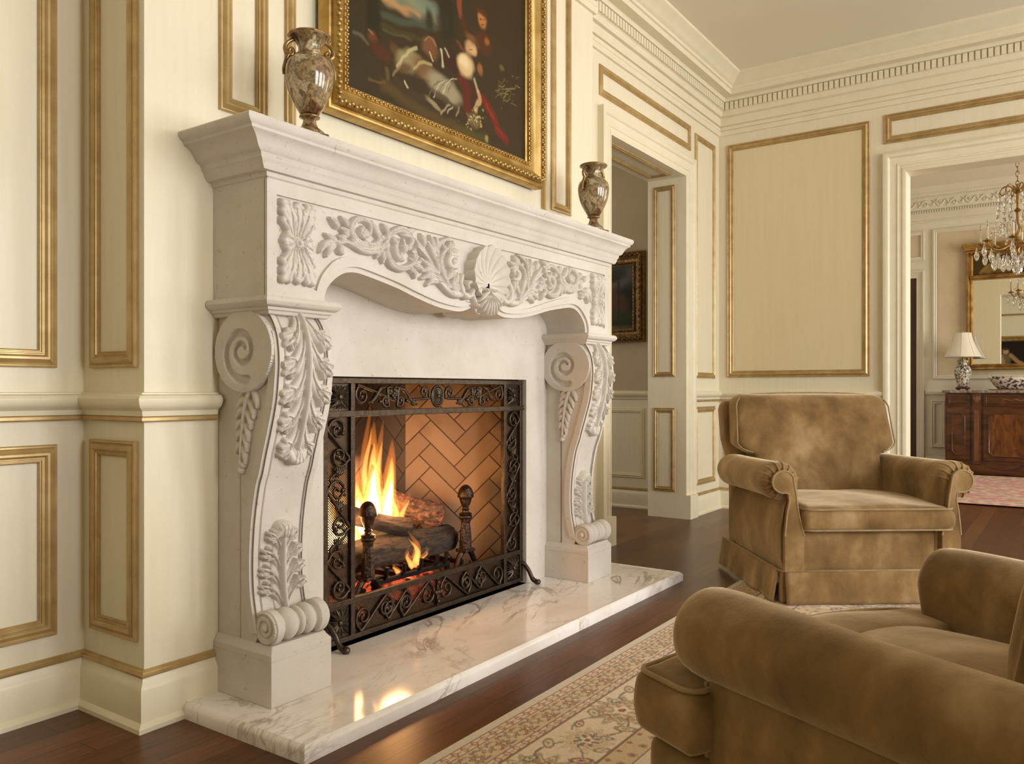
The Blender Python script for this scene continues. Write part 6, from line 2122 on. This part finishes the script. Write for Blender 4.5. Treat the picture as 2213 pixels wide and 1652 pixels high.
for q in range(8):
    a = q * PI / 4
    mb.tube([(LO[0] + (.0865 + .103 * t ** 1.5) * math.cos(a), LO[1] + (.0865 + .103 * t ** 1.5) * math.sin(a), LO[2] + .640 - .272 * t) for t in np.linspace(0, 1, 12)], .0016, 5)
mb.build('shade_ribs', M['shade'], lp, smooth=60)

# tureen on its tray
BO = (10.30, .56, .917)
tr = MB().rbox((BO[0], BO[1], BO[2] + .006), (.13, .205, .006), .005, 4).build('serving_tray', M['walnut_light'], smooth=30, label='narrow brown tray under the patterned porcelain bowl, on the sideboard', cat='tray')
bo = thing('porcelain_bowl', 'oblong blue and white porcelain bowl on a tray, right of the table lamp', 'bowl', (BO[0], BO[1], BO[2] + .0125))
painted_lathe('bowl', [(.075, .0), (.085, .006), (.104, .035), (.120, .075), (.124, .105), (.116, .125), (.122, .134), (.112, .132), (.10, .085), (.06, .03), (.01, .02)], (BO[0], BO[1], BO[2] + .0125), bo, lambda T, Z: floral(T * 1.0, Z * .8), sy=1.48, sx=.85)
for s in (1, -1):
    MB().tube(smooth_path([(BO[0], BO[1] + s * .172, BO[2] + .09), (BO[0], BO[1] + s * .200, BO[2] + .125), (BO[0], BO[1] + s * .204, BO[2] + .165), (BO[0], BO[1] + s * .184, BO[2] + .172)], 16), .011, 8).build('handle', mat('glazed_porcelain', (.62, .58, .50), .15), bo, smooth=60)

# trumeau mirror
mr = thing('wall_mirror', 'tall gilt-framed wall mirror with painted upper panel, above the mahogany sideboard', 'mirror', (10.55, .35, 1.14))
A, B = -.30, 1.005
gm = M['dark_gilt']
frm = lambda u, v, h: (XD - .008 - h, u, v)
gfr = mat('mirror_gilding', (.46, .28, .08), .38, .75, c2=(.24, .13, .035), sc=12)
MB().sweep([(A, 1.146), (B, 1.146), (B, 2.50), (A, 2.50)], [(0, 0), (0, .045), (.010, .055), (.025, .05), (.035, .03), (.050, .035), (.062, .022), (.066, .018), (.066, 0)], frm, closed=True).build('gilt_frame', gfr, mr, smooth=30)
mb = MB().box(XD - .075, XD - .01, A - .02, B + .02, 2.50, 2.525).box(XD - .10, XD - .01, A - .045, B + .045, 2.545, 2.572).box(XD - .085, XD - .01, A - .03, B + .03, 2.525, 2.545)
y = A
while y < B: mb.rbox((XD - .055, y + .02, 2.468), (.012, .014, .012), .008, 2); y += .044
mb.build('cornice', gfr, mr, smooth=30)
MB().box(XD - .055, XD - .012, A + .04, B - .04, 2.165, 2.215).tube([(XD - .05, A + .05, 2.19), (XD - .05, B - .05, 2.19)], .018, 10).build('cross_rail', gfr, mr, smooth=40)
cu, cv = np.meshgrid(np.linspace(A + .06, B - .06, 160), np.linspace(2.205, 2.445, 50))
it = [('b', .6, 2.30, .22, .07, 10, (112, 92, 50), .7), ('b', .75, 2.36, .10, .05, 0, (60, 66, 40), .6), ('b', .80, 2.27, .06, .05, 0, (130, 104, 54), .6), ('b', .35, 2.33, .2, .08, 0, (96, 84, 44), .7), ('b', .1, 2.30, .2, .06, 0, (84, 74, 38), .7), ('s', [(.86, 2.25), (.82, 2.3), (.78, 2.33)], .02, (150, 120, 66), .6), ('s', [(.5, 2.24), (.58, 2.32), (.66, 2.28)], .018, (140, 110, 60), .6)]
grid_mesh('painted_panel', np.stack([np.full_like(cu, XD - .016), cu, cv], -1), M['oil'], mr, cols=paint_canvas(cu, cv, it, (74, 58, 28)))
MB().box(XD - .020, XD - .014, A + .06, B - .06, 1.205, 2.17).build('mirror_glass', M['mirror'], mr, smooth=0)

# crystal chandelier
CXc, CYc = 8.4, .405
ch = thing('chandelier', 'brass and cut-crystal chandelier with candle arms, hanging in the dining room', 'chandelier', (CXc, CYc, 1.93))
br = M['brass']
mb = MB()
z = 3.262
k = 0
while z > 2.72:
    pts = []
    for a in np.linspace(0, 2 * PI, 14, endpoint=False):
        o = .013 * math.cos(a)
        pts.append((CXc + (o if k % 2 else 0), CYc + (0 if k % 2 else o), z - .022 + .026 * math.sin(a)))
    mb.tube(pts, .0035, 6, closed=True)
    z -= .042
    k += 1
mb.build('chain', br, ch, smooth=60)
MB().lathe([(.002, 3.24), (.05, 3.245), (.055, 3.268), (.002, 3.2695)], (CXc, CYc, 0), 24).build('ceiling_rose', br, ch, smooth=40)
prof = [(.002, 2.735), (.012, 2.73), (.010, 2.70), (.032, 2.69), (.040, 2.675), (.034, 2.66), (.012, 2.645), (.009, 2.56), (.010, 2.52), (.03, 2.50), (.012, 2.48), (.010, 2.40), (.022, 2.36), (.034, 2.32), (.020, 2.28), (.026, 2.24), (.060, 2.225), (.066, 2.205), (.03, 2.18), (.014, 2.15), (.02, 2.12), (.002, 2.10)]
MB().lathe(prof, (CXc, CYc, 0), 24).build('stem', br, ch, smooth=40)


def crystal(mb, c, w, h):
    n = 8
    rings = [[(c[0] + w * kk * math.cos(2 * PI * q / n + a0), c[1] + w * kk * math.sin(2 * PI * q / n + a0), c[2] + zz * h) for q in range(n)] for kk, zz, a0 in ((.12, 0, 0), (.45, -.22, .2), (.95, -.55, 0), (1.0, -.68, .2), (.62, -.9, 0), (.12, -1, .2))]
    mb.loft(rings)


def drop(parent, c, w, h):
    mb = MB()
    crystal(mb, c, w, h)
    return mb.build('crystal_drop', M['crystal'], parent, smooth=0)


for tier, (R, zc, na, drop_h, candle) in enumerate(((.285, 2.215, 8, .13, True), (.15, 2.58, 6, .09, False))):
    for q in range(na):
        a = 2 * PI * q / na + (.42 if tier == 0 else .1) + .30
        ca, sa = math.cos(a), math.sin(a)
        P = lambda r, z: (CXc + r * ca, CYc + r * sa, z)
        if candle:
            arm = MB().tube(smooth_path([P(.05, 2.22), P(.11, 2.17), P(.19, 2.15), P(.25, 2.17), P(.285, 2.215)], 26), .0065, 8).build('candle_arm', br, ch, smooth=60)
            MB().lathe([(.004, 0), (.030, .004), (.038, .014), (.036, .018), (.012, .010), (.012, .034), (.004, .036)], P(R, zc - .002), 16).build('drip_pan', br, arm, smooth=40)
            MB().lathe([(.001, 0), (.0095, 0), (.009, .105), (.003, .110), (.0008, .125)], P(R, zc + .032), 14).build('candle', M['candle'], arm, smooth=40)
            fl = MB().lathe([(.001, 0), (.007, .006), (.009, .016), (.007, .03), (.0025, .05), (.0006, .062)], P(R, zc + .140), 12).build('bulb', M['crystal'], arm, smooth=60)
            drop(ch, P(R + .03, zc - .010), .021, drop_h * .95)
            drop(ch, P(R - .035, zc - .050), .022, drop_h)
            drop(ch, P(R * .62, zc - .085), .026, drop_h * 1.15)
            drop(ch, P(R * .36, zc - .095), .024, drop_h * 1.1)
            drop(ch, P(R * .45, zc + .20), .017, drop_h * 1.1)
        else:
            arm = MB().tube(smooth_path([P(.02, 2.66), P(.06, 2.72), P(.11, 2.715), P(.135, 2.67), P(.11, 2.645), P(.09, 2.67)], 26), .0055, 8).build('leaf_arm', br, ch, smooth=60)
            drop(ch, P(.135, 2.665), .016, .09)
            drop(ch, P(.145, 2.56), .019, .11)
            drop(ch, P(.10, 2.47), .017, .10)
            ts = np.linspace(0, 1, 82)
            mb = MB().tube([P(.135 + .130 * t - .03 * math.sin(t * PI), 2.64 - .40 * t - .05 * math.sin(t * PI)) for t in ts], [.0015 + .0075 * abs(math.sin(9 * PI * t)) ** .6 for t in ts], 8)
            mb.build('crystal_strand', M['crystal'], ch, smooth=0)
mb = MB()
mb.lathe([(.002, 1.93), (.02, 1.935), (.036, 1.955), (.042, 1.985), (.034, 2.02), (.014, 2.045), (.006, 2.075), (.002, 2.10)], (CXc, CYc, 0), 10)
mb.build('crystal_ball', M['crystal'], ch, smooth=0)
for o in list(bpy.data.objects):
    if o.parent is None and o.type == 'MESH' and 'kind' not in o and 'label' not in o: o['kind'] = 'structure'
